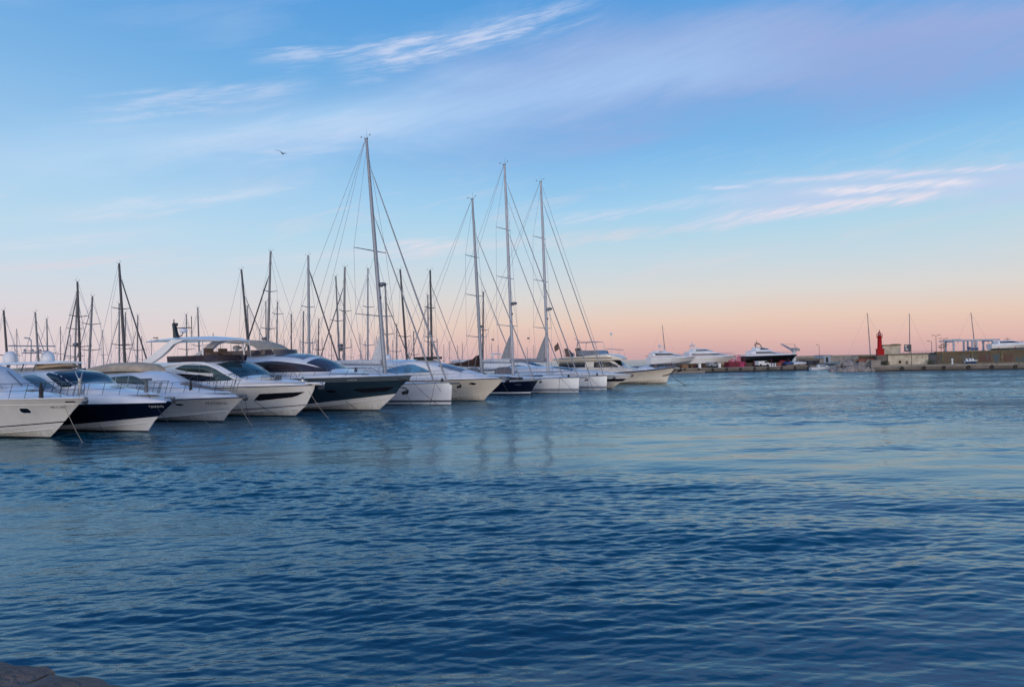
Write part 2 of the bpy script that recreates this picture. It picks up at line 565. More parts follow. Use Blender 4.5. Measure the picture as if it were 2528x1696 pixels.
# ------------------------------------------------------------------ water
def build_water():
    m = bpy.data.materials.new('sea_water')
    m.use_nodes = True
    t = m.node_tree
    t.nodes.clear()
    out = t.nodes.new('ShaderNodeOutputMaterial')
    body = t.nodes.new('ShaderNodeBsdfDiffuse')
    body.inputs[0].default_value = (0.0, 0.062, 0.100, 1)
    gl = t.nodes.new('ShaderNodeBsdfGlossy')
    gl.inputs['Color'].default_value = (0.71, 0.92, 1.0, 1)
    gl.inputs['Roughness'].default_value = 0.05
    fres = t.nodes.new('ShaderNodeFresnel')
    fres.inputs[0].default_value = 1.45
    mixs = t.nodes.new('ShaderNodeMixShader')
    t.links.new(fres.outputs[0], mixs.inputs[0])
    t.links.new(body.outputs[0], mixs.inputs[1])
    t.links.new(gl.outputs[0], mixs.inputs[2])
    t.links.new(mixs.outputs[0], out.inputs[0])
    tc = t.nodes.new('ShaderNodeTexCoord')
    def noise(sx, sy, rot, scale, det, rough=0.55):
        mp = t.nodes.new('ShaderNodeMapping')
        mp.inputs['Scale'].default_value = (sx, sy, 1)
        mp.inputs['Rotation'].default_value = (0, 0, rot)
        t.links.new(tc.outputs['Object'], mp.inputs[0])
        n = t.nodes.new('ShaderNodeTexNoise')
        n.inputs['Scale'].default_value = scale
        n.inputs['Detail'].default_value = det
        n.inputs['Roughness'].default_value = rough
        t.links.new(mp.outputs[0], n.inputs['Vector'])
        return n.outputs[0]
    a = noise(0.5, 1.0, R(-14), 5.0, 4)
    c = noise(0.55, 1.0, R(9), 1.7, 4)
    patch = noise(0.35, 1.0, R(-8), 0.085, 3)
    def math_(op, x, y):
        n = t.nodes.new('ShaderNodeMath')
        n.operation = op
        for i, v in enumerate((x, y)):
            if isinstance(v, (int, float)):
                n.inputs[i].default_value = v
            else:
                t.links.new(v, n.inputs[i])
        return n.outputs[0]
    hsum = math_('ADD', math_('MULTIPLY', a, 0.052), math_('MULTIPLY', c, 0.120))
    def ss(v, a0, a1, b0, b1):
        mr = t.nodes.new('ShaderNodeMapRange')
        mr.interpolation_type = 'SMOOTHSTEP'
        mr.inputs[1].default_value, mr.inputs[2].default_value = a0, a1
        for k, q_ in ((3, b0), (4, b1)):
            if isinstance(q_, (int, float)):
                mr.inputs[k].default_value = q_
            else:
                t.links.new(q_, mr.inputs[k])
        t.links.new(v, mr.inputs[0])
        return mr.outputs[0]
    # wind: ruffled far out, a calmer lane on the open side of the basin
    sp = t.nodes.new('ShaderNodeSeparateXYZ')
    t.links.new(tc.outputs['Object'], sp.inputs[0])
    ln = t.nodes.new('ShaderNodeVectorMath')
    ln.operation = 'LENGTH'
    t.links.new(tc.outputs['Object'], ln.inputs[0])
    wob = math_('ADD', ln.outputs['Value'], math_('MULTIPLY', math_('SUBTRACT', patch, 0.5), 22.0))
    mid = ss(sp.outputs[0], -7.0, 8.0, 0.62, 0.20)
    wind = ss(wob, 26.0, 46.0, mid, 1.9)
    wind = math_('MULTIPLY', wind, ss(ln.outputs['Value'], 5.0, 14.0, 0.55, 1.0))
    hsum = math_('MULTIPLY', hsum, math_('MULTIPLY', wind, ss(patch, 0.36, 0.62, 0.45, 1.1)))
    bp = t.nodes.new('ShaderNodeBump')
    bp.inputs['Strength'].default_value = 0.75
    bp.inputs['Distance'].default_value = 1.0
    t.links.new(hsum, bp.inputs['Height'])
    for nd in (body, gl, fres):
        t.links.new(bp.outputs[0], nd.inputs['Normal'])
    MATS['sea_water'] = m

    rs = [1.2]
    while rs[-1] < 420:
        rs.append(rs[-1] + 0.009 + 0.0022 * rs[-1])
    while rs[-1] < 9000:
        rs.append(rs[-1] * 1.12)
    rs = np.array(rs)
    front = np.linspace(R(-48), R(48), 760)
    step = R(4)
    rest = np.arange(R(48) + step, R(312) - step * 0.5, step)
    th = np.concatenate([front, rest])
    nr, nt = len(rs), len(th)
    rr, tt = np.meshgrid(rs, th, indexing='ij')
    X, Y = rr * np.sin(tt), rr * np.cos(tt)
    dr = np.gradient(rs)[:, None]
    dth = np.full(nt, 96 / 760 * math.pi / 180)
    dth[760:] = step
    cell = np.maximum(dr, rr * dth[None, :] * 0.45)
    rng = np.random.RandomState(3)
    Z = np.zeros_like(X)
    # patches of livelier and calmer water
    pat = np.zeros_like(X)
    for i in range(10):
        L = rng.uniform(7, 26)
        a_ = rng.normal(R(90), R(28))
        k = 2 * math.pi / L
        pat += np.sin(k * (X * math.cos(a_) + Y * math.sin(a_)) + rng.uniform(0, 6.28))
    pat = 1 / (1 + np.exp(-pat * 1.15))
    pat = 0.16 + 1.25 * pat
    lane = np.clip((X + 7) / 15, 0, 1) * np.clip((rr - 9) / 6, 0, 1) * np.clip((42 - rr) / 12, 0, 1)
    pat *= 1 - 0.55 * lane
    for i in range(110):
        q = i / 109
        L = 0.095 * (50.0 ** q)
        spread = R(17) if L < 0.45 else R(26)
        a_ = rng.normal(R(103) if i % 3 else R(86), spread)   # crests run roughly across the view
        k = 2 * math.pi / L
        slope = 0.030 if L < 0.4 else (0.015 if L < 1.2 else (0.009 if L < 1.8 else 0.011))
        amp = slope / k * rng.uniform(0.6, 1.3)
        fade = np.clip((L / cell - 2.3) / 2.5, 0, 1)
        if fade.max() <= 0:
            continue
        ph = k * (X * math.cos(a_) + Y * math.sin(a_)) + rng.uniform(0, 6.28)
        s_ = np.sin(ph)
        if L < 1.2:
            Z += amp * fade * pat * (s_ + 0.25 * np.cos(2 * ph))
        else:
            Z += amp * fade * (0.5 + 0.5 * pat) * s_
    co = np.stack([X, Y, Z], -1).reshape(-1, 3)
    co = np.concatenate([co, [[0, 0, 0]]])
    i0 = np.arange(nr - 1)[:, None] * nt
    j = np.arange(nt)
    jn = (j + 1) % nt
    q = np.stack([i0 + j, i0 + jn, i0 + nt + jn, i0 + nt + j], -1).reshape(-1, 4)[:, ::-1]
    tri = np.stack([np.full(nt, len(co) - 1), jn, j], -1)[:, ::-1]
    me = bpy.data.meshes.new('water')
    nq, ntri = len(q), len(tri)
    me.vertices.add(len(co))
    me.vertices.foreach_set('co', co.astype(np.float32).ravel())
    me.loops.add(nq * 4 + ntri * 3)
    me.loops.foreach_set('vertex_index', np.concatenate([q.ravel(), tri.ravel()]).astype(np.int32))
    me.polygons.add(nq + ntri)
    me.polygons.foreach_set('loop_start', np.concatenate([np.arange(nq) * 4, nq * 4 + np.arange(ntri) * 3]).astype(np.int32))
    me.polygons.foreach_set('use_smooth', np.ones(nq + ntri, dtype=bool))
    me.materials.append(m)
    me.update(calc_edges=True)
    # normals must point up
    if me.polygons[0].normal.z < 0:
        me.flip_normals()
    o = bpy.data.objects.new('water', me)
    COL.objects.link(o)
    tag(o, 'rippled blue harbour water reflecting the evening sky', 'water', kind='structure')

build_water()

# ------------------------------------------------------------------ hulls and cabins
class Hull:
    """a boat hull: x forward from the waterline at the stem, y to port, z up from the water"""
    def __init__(s, L, half, sheer, chine, stem, tm=0.45, flare=1.5, chine_w=0.88, p=2.2, q=0.8, cp=1.9, stern=0.94, keel=-0.45):
        s.L, s.half, s.tm, s.fl, s.cw, s.p, s.q, s.cp, s.stern, s.keel = L, half, tm, flare, chine_w, p, q, cp, stern, keel
        s.zs, s.zc, s.stem = pchip(sheer), pchip(chine), linear(stem)

    def ys(s, t):
        if t <= s.tm:
            return s.half * (s.stern + (1 - s.stern) * math.sin(t / s.tm * math.pi / 2))
        return s.half * max(0, 1 - ((t - s.tm) / (1 - s.tm)) ** s.p) ** s.q

    def yc(s, t):
        tm = s.tm - 0.15
        if t <= tm:
            return s.half * s.cw * s.stern
        return s.half * s.cw * s.stern * max(0, 1 - ((t - tm) / (1 - tm)) ** s.cp)

    def t_of(s, x, z):
        return min(1, max(0, (x + s.L) / (s.L + s.stem(z))))

    def y(s, x, z):
        t = s.t_of(x, z)
        return s.y_t(t, z)

    def y_t(s, t, z):
        zc, zs = s.zc(t), s.zs(t)
        if z <= zc:
            return s.yc(t) * max(0.0, (z - s.keel) / (zc - s.keel)) ** 0.9
        f = min(1.15, (z - zc) / (zs - zc))
        e = 1 + (s.fl - 1) * t * t
        return s.yc(t) + (s.ys(t) - s.yc(t)) * f ** e

    def pt(s, t, z, side=-1, off=0.0):
        x = -s.L + t * (s.L + s.stem(z))
        return (x, side * (s.y_t(t, z) + off), z)

    def ts(s, n=40):
        return [1 - (1 - i / n) ** 1.5 for i in range(n + 1)]

    def mesh(s, bands, boot=0):
        """bands: bottom to top, (upper edge as a z(t) function or None for the sheer, material index)"""
        mb = MB()
        ts = s.ts()
        rows = [(lambda t: s.keel, 0)]
        prev = rows[0][0]
        if boot:                                   # antifoul raised into a dark strip, painted-in shade and reflection at the waterline
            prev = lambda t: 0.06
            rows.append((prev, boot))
        for fn, mi in bands:
            top = fn or s.zs
            n = 1 if fn is not None else 6
            if fn == 'chine':
                top, n = (lambda t: max(s.zc(t), 0.07)) if boot else s.zc, 2
            for k in range(1, n + 1):
                rows.append(((lambda t, a=prev, b=top, f=k / n: a(t) + (b(t) - a(t)) * f), mi))
            prev = top
        for side in (-1, 1):
            vs, fs, ms = [], [], []
            for fn, mi in rows:
                for t in ts:
                    vs.append(s.pt(t, fn(t), side))
            n = len(ts)
            for i in range(len(rows) - 1):
                for j in range(n - 1):
                    mb.f.append(tuple(len(mb.v) + k for k in (i * n + j, i * n + j + 1, (i + 1) * n + j + 1, (i + 1) * n + j)))
                    mb.m.append(rows[i + 1][1])
            mb.v += vs
        # transom
        P = [s.pt(0, fn(0), -1) for fn, _ in rows] + [s.pt(0, fn(0), 1) for fn, _ in rows][::-1]
        mb.add(P, [tuple(range(len(P)))], rows[-1][1])
        return mb

    def deck(s, drop=0.03, camber=0.08, inset=0.0, t0=0.0, t1=0.995):
        mb = MB()
        g = []
        for i in range(31):
            t = t0 + (t1 - t0) * (1 - (1 - i / 30) ** 1.5)
            z = s.zs(t) - drop
            y = max(0.005, s.ys(t) - inset)
            x = -s.L + t * (s.L + s.stem(s.zs(t)))
            g.append([(x, y * k / 5, z + camber * (1 - (k / 5) ** 2) * min(1, y)) for k in range(-5, 6)])
        return mb.sheet(g)

    def edge(s, t, dz=0.0, off=0.0, side=-1):
        z = s.zs(t)
        x = -s.L + t * (s.L + s.stem(z))
        return (x, side * max(0.0, s.ys(t) + off), z + dz)

    def line(s, fn, r, t0=0.0, t1=0.997, mb=None, mi=0, off=0.0, n=36):
        """a moulding along both sides at height fn(t)"""
        mb = mb or MB()
        for side in (-1, 1):
            pts = []
            for i in range(n + 1):
                t = t0 + (t1 - t0) * (1 - (1 - i / n) ** 1.5)
                pts.append(s.pt(t, fn(t), side, off))
            mb.tube(pts, r, 5, mi)
        return mb

    def patch(s, zb, zt, x0, x1, n=16, m=4, off=0.012, sides=(-1, 1)):
        mb = MB()
        for side in sides:
            g = []
            for i in range(n + 1):
                x = x0 + (x1 - x0) * i / n
                a, b = zb(x), zt(x)
                g.append([(x, side * (s.y(x, a + (b - a) * j / m) + off), a + (b - a) * j / m) for j in range(m + 1)])
            mb.sheet(g)
        return mb

class Cabin:
    """a deckhouse lofted along x; keys: (x, half width at foot, foot z, half width at shoulder, shoulder z, crown z)"""
    def __init__(s, keys):
        s.x0, s.x1 = keys[0][0], keys[-1][0]
        s.fn = [pchip([(k[0], k[i]) for k in keys]) for i in range(1, 6)]

    def half(s, x):
        wb, zb, wt, zt, zc = (f(x) for f in s.fn)
        P = [(wb, zb), (wb + (wt - wb) * .4, zb + (zt - zb) * .4), (wb + (wt - wb) * .8, zb + (zt - zb) * .8)]
        A = P[-1]
        yb = wt * 0.82
        B = (yb, zt + (zc - zt) * (1 - 0.82 ** 2))
        for k in (0.33, 0.66):
            P.append(tuple((1 - k) ** 2 * A[i] + 2 * k * (1 - k) * (wt, zt)[i] + k * k * B[i] for i in (0, 1)))
        for f in (0.82, 0.55, 0.28, 0.0):
            P.append((wt * f, zt + (zc - zt) * (1 - f * f)))
        return P

    def mesh(s, n=28, mi=0, mb=None):
        mb = mb or MB()
        rg = []
        for i in range(n + 1):
            x = s.x0 + (s.x1 - s.x0) * i / n
            P = s.half(x)
            rg.append([(x, -y, z) for y, z in P] + [(x, y, z) for y, z in P[-2::-1]])
        return mb.rings(rg, mi, closed=False, cap=False).add([p for p in rg[0]], [tuple(range(len(rg[0])))], mi).add([p for p in rg[-1]], [tuple(range(len(rg[0])))], mi)

    def y(s, x, z):
        P = s.half(x)
        if z <= P[0][1]:
            return P[0][0]
        for (a, b), (c, d) in zip(P, P[1:]):
            if z <= d:
                return a + (c - a) * (z - b) / max(1e-6, d - b)
        return 0.0

    def z(s, x, y):
        P = s.half(x)
        y = abs(y)
        if y >= P[0][0]:
            return P[0][1]
        for (a, b), (c, d) in zip(P, P[1:]):
            if c <= y <= a:
                return b + (d - b) * (a - y) / max(1e-6, a - c)
        return P[-1][1]

    def side(s, zb, zt, x0, x1, n=18, m=5, off=0.014, sides=(-1, 1), mb=None, mi=0):
        mb = mb or MB()
        for sd in sides:
            g = []
            for i in range(n + 1):
                x = x0 + (x1 - x0) * i / n
                a, b = zb(x), zt(x)
                g.append([(x, sd * (s.y(x, a + (b - a) * j / m) + off), a + (b - a) * j / m) for j in range(m + 1)])
            mb.sheet(g, mi)
        return mb

    def top(s, x0, x1, hw, n=12, m=12, off=0.014, mb=None, mi=0):
        """patch on the top or the sloping front between x0 and x1, half width hw(x)"""
        mb = mb or MB()
        g = []
        for i in range(n + 1):
            x = x0 + (x1 - x0) * i / n
            h = hw(x)
            g.append([(x, h * (2 * j / m - 1), s.z(x, h * (2 * j / m - 1)) + off) for j in range(m + 1)])
        return mb.sheet(g, mi)

def lettering(text, size, xc, z, hull, mname, parent, name='registration_lettering', stretch=1.0, slant=0.0):
    cu = bpy.data.curves.new('lettering', 'FONT')
    cu.body = text
    cu.size = size
    cu.align_x = 'CENTER'
    cu.resolution_u = 2
    ob = bpy.data.objects.new('lettering', cu)
    COL.objects.link(ob)
    bpy.context.view_layer.update()
    me = bpy.data.meshes.new_from_object(ob.evaluated_get(bpy.context.evaluated_depsgraph_get()))
    bpy.data.objects.remove(ob)
    for v in me.vertices:
        zz = z + v.co.y
        x = xc + v.co.x * stretch + v.co.y * slant
        v.co = (x, -(hull.y(x, zz) + 0.016), zz)
    me.materials.clear()
    me.materials.append(MATS[mname])
    me.name = name
    o = bpy.data.objects.new(name, me)
    COL.objects.link(o)
    o.parent = parent
    return o

def railing(hull, t0, t1, h, parent, n=7, mid=True, inset=-0.10, dz=0.0, rake=0.25, m='dark_steel', r=0.016, pulpit=True, rear=True):
    """stainless guard rail with raked stanchions"""
    rb, sb = MB(), MB()
    for side in (-1, 1):
        top, md = [], []
        for i in range(n * 4 + 1):
            t = t0 + (t1 - t0) * i / (n * 4)
            x, y, z = hull.edge(t, dz, inset, side)
            k = min(1, i / 4) if rear else 1
            hh = h * (0.15 + 0.85 * math.sin(k * math.pi / 2)) if i < 4 and rear else h
            if not pulpit and i > n * 4 - 4:
                hh = h * (0.1 + 0.9 * math.cos((i - n * 4 + 4) / 4 * math.pi / 2))
            top.append((x + rake * hh / h, y * 0.99, z + hh))
            md.append((x + rake * hh / h * 0.5, y, z + hh * 0.5))
        rb.tube(top, r, 6)
        if mid:
            rb.tube(md, r * 0.6, 5)
        for i in range(1 if rear else 0, n + (1 if pulpit else 0)):
            t = t0 + (t1 - t0) * i / n
            x, y, z = hull.edge(t, dz, inset, side)
            sb.tube([(x, y, z - 0.02), (x + rake, y * 0.99, z + h)], r * 0.85, 6)
    if pulpit:
        a, b = hull.edge(t1, dz + h, inset, -1), hull.edge(t1, dz + h, inset, 1)
        c = (max(a[0], b[0]) + 0.22 + rake, 0, a[2])
        pts = [(a[0] + rake, a[1] * 0.99, a[2])]
        for k in range(1, 8):
            f = k / 8
            pts.append((a[0] + rake + (c[0] - a[0] - rake) * math.sin(f * math.pi), a[1] * math.cos(f * math.pi) * 0.99, a[2]))
        pts.append((b[0] + rake, b[1] * 0.99, b[2]))
        rb.tube(pts, r, 6)
    o = rb.build('guard_rail', m, parent)
    sb.pieces('stanchion', m, o)
    return o

def anchor(parent, x, z, s=1.0, m='dark_steel', roller=True):
    a = MB()
    if roller:
        a.box((x - 0.25 * s, 0.09 * s, z + 0.02), (0.75 * s, 0.03, 0.12 * s)).box((x - 0.25 * s, -0.09 * s, z + 0.02), (0.75 * s, 0.03, 0.12 * s))
        a.tube([(x + 0.07 * s, -0.1 * s, z), (x + 0.07 * s, 0.1 * s, z)], 0.05 * s, 10)
        a.build('bow_roller', 'steel', parent)
        a = MB()
    a.tube([(x - 0.45 * s, 0, z + 0.05 * s), (x + 0.15 * s, 0, z + 0.02 * s), (x + 0.28 * s, 0, z - 0.16 * s)], 0.03 * s, 6)
    for sd in (-1, 1):
        a.add([(x + 0.34 * s, 0, z - 0.06 * s), (x + 0.02 * s, sd * 0.20 * s, z - 0.17 * s), (x - 0.08 * s, sd * 0.03 * s, z - 0.28 * s), (x + 0.30 * s, 0, z - 0.24 * s),
               (x + 0.33 * s, 0, z - 0.10 * s), (x + 0.02 * s, sd * 0.18 * s, z - 0.20 * s), (x - 0.07 * s, sd * 0.03 * s, z - 0.32 * s), (x + 0.28 * s, 0, z - 0.28 * s)],
              [(0, 1, 2, 3), (4, 5, 6, 7), (0, 1, 5, 4), (1, 2, 6, 5), (2, 3, 7, 6), (3, 0, 4, 7)])
    return a.build('anchor', m, parent)

def cleat(parent, hull, t, s=1.0):
    mb = MB()
    for side in (-1, 1):
        x, y, z = hull.edge(t, 0.0, -0.14, side)
        mb.tube([(x - .13 * s, y, z + .09 * s), (x + .13 * s, y, z + .09 * s)], .018 * s, 6)
        mb.tube([(x - .05 * s, y, z), (x - .05 * s, y, z + .09 * s)], .016 * s, 6).tube([(x + .05 * s, y, z), (x + .05 * s, y, z + .09 * s)], .016 * s, 6)
    return mb.pieces('mooring_cleat', 'steel', parent, pair=True)

def moulding(hull, t0, h, inset, t1=0.985, power=2.0):
    """raised white deck moulding that steps in from the sheer"""
    mb = MB()
    prof = [(0.03, 0.0), (0.05, 0.25), (0.35, 0.75), (0.75, 0.97), (1.0, 1.0)]
    rows = []
    for i in range(33):
        t = t0 + (t1 - t0) * (1 - (1 - i / 32) ** 1.4)
        k = 1 - max(0, (t - 0.72) / 0.28) ** power
        x, y, z = hull.edge(t)
        y = abs(y)
        half = [(x - 0.12 * a * t, max(0.004, y - inset * a * min(1, y * 1.5)), z + (h * k + 0.02) * b) for a, b in prof]
        rows.append([(p[0], -p[1], p[2]) for p in half] + [(half[-1][0], 0, half[-1][2] + 0.05 * min(1, half[-1][1]))] + [(p[0], p[1], p[2]) for p in half[::-1]])
    mb.sheet(rows)
    n = len(rows[0])
    mb.add(rows[0], [tuple(range(n))])
    return mb

HD = R(-30)

def boat(name, label, cat, px, py, hd=HD, group=None, push=0.0):
    g = ground(px, py)
    g += Vector((-math.sin(HD), math.cos(HD), 0)) * push
    return thing(name, label, cat, (g.x, g.y, 0), hd, group)

ROW = 'motor yachts moored bow out in the row'

# --- cropped white cruiser at the picture edge
def cruiser_porthole():
    b = boat('motor_cruiser', 'white motor cruiser with oval porthole, black waterline stripe and covered windscreen', 'boat', 121.6, 1081.4, group=ROW)
    H = Hull(12.5, 1.75, [(0, 1.72), (0.6, 1.82), (1, 1.86)], [(0, 0.02), (0.55, 0.14), (0.8, 0.34), (1, 0.62)], [(-.5, -.7), (0, 0), (0.5, 0.85), (1.4, 2.15), (1.86, 3.0)], flare=1.7)
    s0 = lambda t: 0.22 + 0.52 * max(0, (t - 0.3) / 0.7) ** 1.5
    h = H.mesh([('chine', 0), (s0, 0), (lambda t: s0(t) + 0.055, 1), (None, 0)], 2).build('hull', ['ivory_gelcoat', 'black_stripe', 'antifoul_and_shade'], b)
    H.line(lambda t: H.zs(t) - 0.30, 0.022, mb=None).pieces('rubbing_strake', 'ivory_gelcoat', h)
    H.line(lambda t: H.zs(t) - 0.02, 0.03).pieces('gunwale', 'white_gelcoat', h)
    H.line(lambda t: H.zc(t) * 0.75, 0.03, 0.3, 0.98).pieces('spray_rail', 'ivory_gelcoat', h)
    H.deck(0.02, 0.10).build('deck', 'deck_white', b)
    w = MB()
    for sd in (-1, 1):
        for rr, off, mi in ((1.0, 0.014, 0), (0.74, 0.024, 1)):
            P = []
            for k in range(20):
                a = 2 * math.pi * k / 20
                ca, sa = math.cos(a), math.sin(a)
                x = -0.34 + 0.36 * rr * math.copysign(abs(ca) ** 0.5, ca)
                z = 1.285 + 0.145 * rr * math.copysign(abs(sa) ** 0.6, sa)
                P.append((x, sd * (H.y(x, z) + off), z))
            w.add(P, [tuple(range(20))], mi)
    w.pieces('porthole', ['white_gelcoat', 'smoked_glass'], h, pair=True)
    lettering('PM-11-475', 0.145, 1.42, 1.37, H, 'letter_black', h)
    v = H.patch(lambda x: 1.645, lambda x: 1.70, 2.0, 2.42, 4, 1, sides=(-1, 1))
    v.pieces('hawse_slot', 'black_stripe', h)
    C = Cabin([(-11, 1.45, 1.7, 1.25, 3.0, 3.35), (-7, 1.5, 1.78, 1.3, 3.1, 3.5), (-5.0, 1.48, 1.8, 1.2, 2.95, 3.4), (-3.4, 1.38, 1.82, 1.0, 2.45, 2.85), (-1.7, 1.2, 1.84, 0.85, 2.08, 2.2), (0.2, 0.8, 1.85, 0.5, 1.96, 2.06), (1.4, 0.3, 1.86, 0.2, 1.9, 1.92)])
    c = C.mesh().build('coachroof', 'white_gelcoat', b)
    C.side(lambda x: 2.55, lambda x: 2.98 - 0.10 * (x + 8) ** 2 * 0.3, -9.5, -5.6).pieces('side_window', 'smoked_glass', c)
    t = MB()
    for y in (-0.65, 0.2):
        t.tube([(-3.9, y, C.z(-3.9, y) + .05), (-2.9, y - .12, C.z(-2.9, y) + .06), (-2.2, y - .2, C.z(-2.2, y) + .05)], 0.016, 5)
    t.pieces('windscreen_wiper', 'black_metal', c)
    k = C.top(-5.0, -2.3, lambda x: 0.62 + 0.1 * (x + 5), off=0.02)
    k.build('windscreen_cover', 'sail_white', c)
    C.top(-1.5, -0.8, lambda x: 0.3, 4, 4, 0.03).build('foredeck_hatch', 'grey_glass', c)
    railing(H, 0.52, 0.93, 0.66, b, 7, pulpit=False, rear=False, rake=0.35)
    anchor(b, 2.85, 1.80, 0.8)
    cleat(b, H, 0.86)
    MB().lathe((0.95, -0.8, 1.84), [(0.085, 0), (0.09, 0.35), (0.065, 0.5), (0.03, 0.7), (0.0, 0.72)], 10).build('rolled_cover', 'rubber', b)
    return b

# --- navy hulled express cruiser
def cruiser_navy():
    b = boat('motor_cruiser', 'navy hulled express cruiser with dark windscreen and two white radar domes', 'boat', 364.4, 1066.0, group=ROW)
    H = Hull(13.5, 1.85, [(0, 1.3), (0.6, 1.36), (1, 1.42)], [(0, 0.02), (0.55, 0.10), (0.8, 0.30), (1, 0.52)], [(-.5, -.5), (0, 0), (0.6, 0.62), (1.1, 1.4), (1.42, 1.98)], flare=1.8)
    s0 = lambda t: 0.12 + 0.64 * max(0, (t - 0.35) / 0.65) ** 1.4
    h = H.mesh([('chine', 1), (s0, 1), (None, 0)], 2).build('hull', ['navy_gelcoat', 'white_gelcoat', 'antifoul_and_shade'], b)
    H.line(lambda t: H.zc(t) * 0.9, 0.03, 0.3, 0.98).pieces('spray_rail', 'white_gelcoat', h)
    H.line(lambda t: H.zs(t), 0.026).pieces('gunwale', 'navy_gelcoat', h)
    lettering('CASARI D', 0.15, 1.15, 1.20, H, 'letter_white', h, slant=0.2)
    moulding(H, 0.0, 0.44, 0.30, power=2.5).build('deck', 'deck_white', b)
    C = Cabin([(-12, 1.5, 1.7, 1.35, 2.9, 3.25), (-8.5, 1.52, 1.74, 1.38, 2.95, 3.25), (-6.6, 1.5, 1.76, 1.34, 2.98, 3.10), (-5.5, 1.45, 1.78, 1.30, 2.86, 2.97), (-4.1, 1.38, 1.78, 1.2, 2.30, 2.42), (-2.0, 1.1, 1.8, 0.85, 2.02, 2.15), (0.0, 0.6, 1.8, 0.4, 1.86, 1.93), (0.9, 0.2, 1.8, 0.1, 1.82, 1.85)])
    c = C.mesh(36).build('superstructure', 'white_gelcoat', b)
    C.side(linear([(-9.2, 2.50), (-8.2, 2.22), (-7, 2.14), (-5.3, 2.16)]), pchip([(-9.2, 2.54), (-8.2, 2.82), (-7.4, 2.86), (-6.5, 2.66), (-5.3, 2.20)]), -9.2, -5.3).pieces('side_window', 'pale_blue_glass', c)
    ws = C.top(-5.95, -4.12, linear([(-5.95, 1.27), (-4.12, 1.2)]), off=0.02)
    ws.build('windscreen', 'smoked_glass', c)
    C.side(lambda x: max(2.22, 2.87 - 0.46 * (x + 6.3)), lambda x: max(2.24, C.fn[3](x) - .01), -6.25, -4.2, off=0.02).pieces('windscreen_corner', 'smoked_glass', c)
    C.top(-2.6, -1.9, lambda x: 0.3, 4, 4, 0.03).build('foredeck_hatch', 'grey_glass', c)
    p = MB()
    for i in range(1):
        rg = []
        for x, w, z, th in ((-12.2, 1.25, 3.52, .10), (-11.8, 1.35, 3.53, .12), (-8.5, 1.35, 3.54, .12), (-7.0, 1.0, 3.50, .10), (-6.6, 0.6, 3.48, .06)):
            rg.append([(x, -w, z - th), (x, -w * .9, z + .0), (x, 0, z + .05), (x, w * .9, z), (x, w, z - th), (x, 0, z - th)])
        p.rings(rg)
    pl = p.build('radar_platform', 'white_gelcoat', b)
    s = MB()
    for x in (-11.6, -10.2, -8.8, -7.6):
        for sd in (-1, 1):
            s.tube([(x - .25, sd * 1.15, 3.0), (x, sd * 1.1, 3.45)], 0.035, 6)
    s.pieces('platform_strut', 'steel', pl)
    for (x, y) in ((-10.8, -0.8), (-10.1, 0.8)):
        MB().lathe((x, y, 3.54), [(.34, 0), (.36, .06), (.34, .30), (.27, .48), (.15, .59), (0, .62)], 18).build('radar_dome', 'dome_white', b)
    q = MB()
    q.tube([(-9.9, -1.0, 3.5), (-9.9, -1.0, 4.5)], .022, 6).tube([(-10.3, 0, 3.5), (-10.2, 0, 4.75)], .03, 6)
    q.box((-9.9, -.1, 4.42), (.12, 2.4, .06)).box((-10.2, 0, 4.05), (.3, .9, .06))
    q.tube([(-10.2, 0, 4.7), (-10.4, 0, 4.86), (-10.7, -.1, 4.9)], .035, 6)
    for y in (-.5, -.1, .3):
        q.lathe((-9.9, y, 4.1), [(.06, 0), (.07, .1), (.02, .16)], 8)
    q.build('antenna_mast', 'mast_alloy', b)
    cb = MB()
    cb.rings([[(-8.6, -.55, 3.42), (-8.6, -.9, 3.1), (-8.6, .9, 3.1), (-8.6, .55, 3.42)], [(-7.2, -.6, 3.44), (-7.2, -.95, 3.2), (-7.2, .95, 3.2), (-7.2, .6, 3.44)], [(-6.7, -.2, 3.42), (-6.7, -.3, 3.3), (-6.7, .3, 3.3), (-6.7, .2, 3.42)]])
    cb.build('life_raft_cover', 'beige_canvas', b)
    railing(H, 0.50, 0.945, 0.60, b, 7, dz=0.42, inset=-0.34, rake=0.28, mid=True)
    anchor(b, 1.95, 1.62, 0.8)
    cleat(b, H, 0.8)
    d = MB().tube([(-3.3, -1.35, 1.75), (-3.25, -1.35, 2.65)], [.10, .07], 8).tube([(-3.28, -1.35, 2.5), (-3.6, -1.35, 2.95)], .03, 6).tube([(-3.28, -1.3, 2.5), (-3.1, -1.3, 2.95)], .03, 6).tube([(-3.6, -1.35, 2.95), (-3.45, -1.3, 3.05)], .03, 6)
    d.build('boarding_ladder', 'steel', b)
    f = MB().tube([(-0.05, 0, 1.85), (-0.02, 0, 2.5)], [.10, .07], 8).box((-0.02, 0, 2.52), (.16, .5, .10))
    f.build('windlass_post', 'dark_steel', b)
    return b

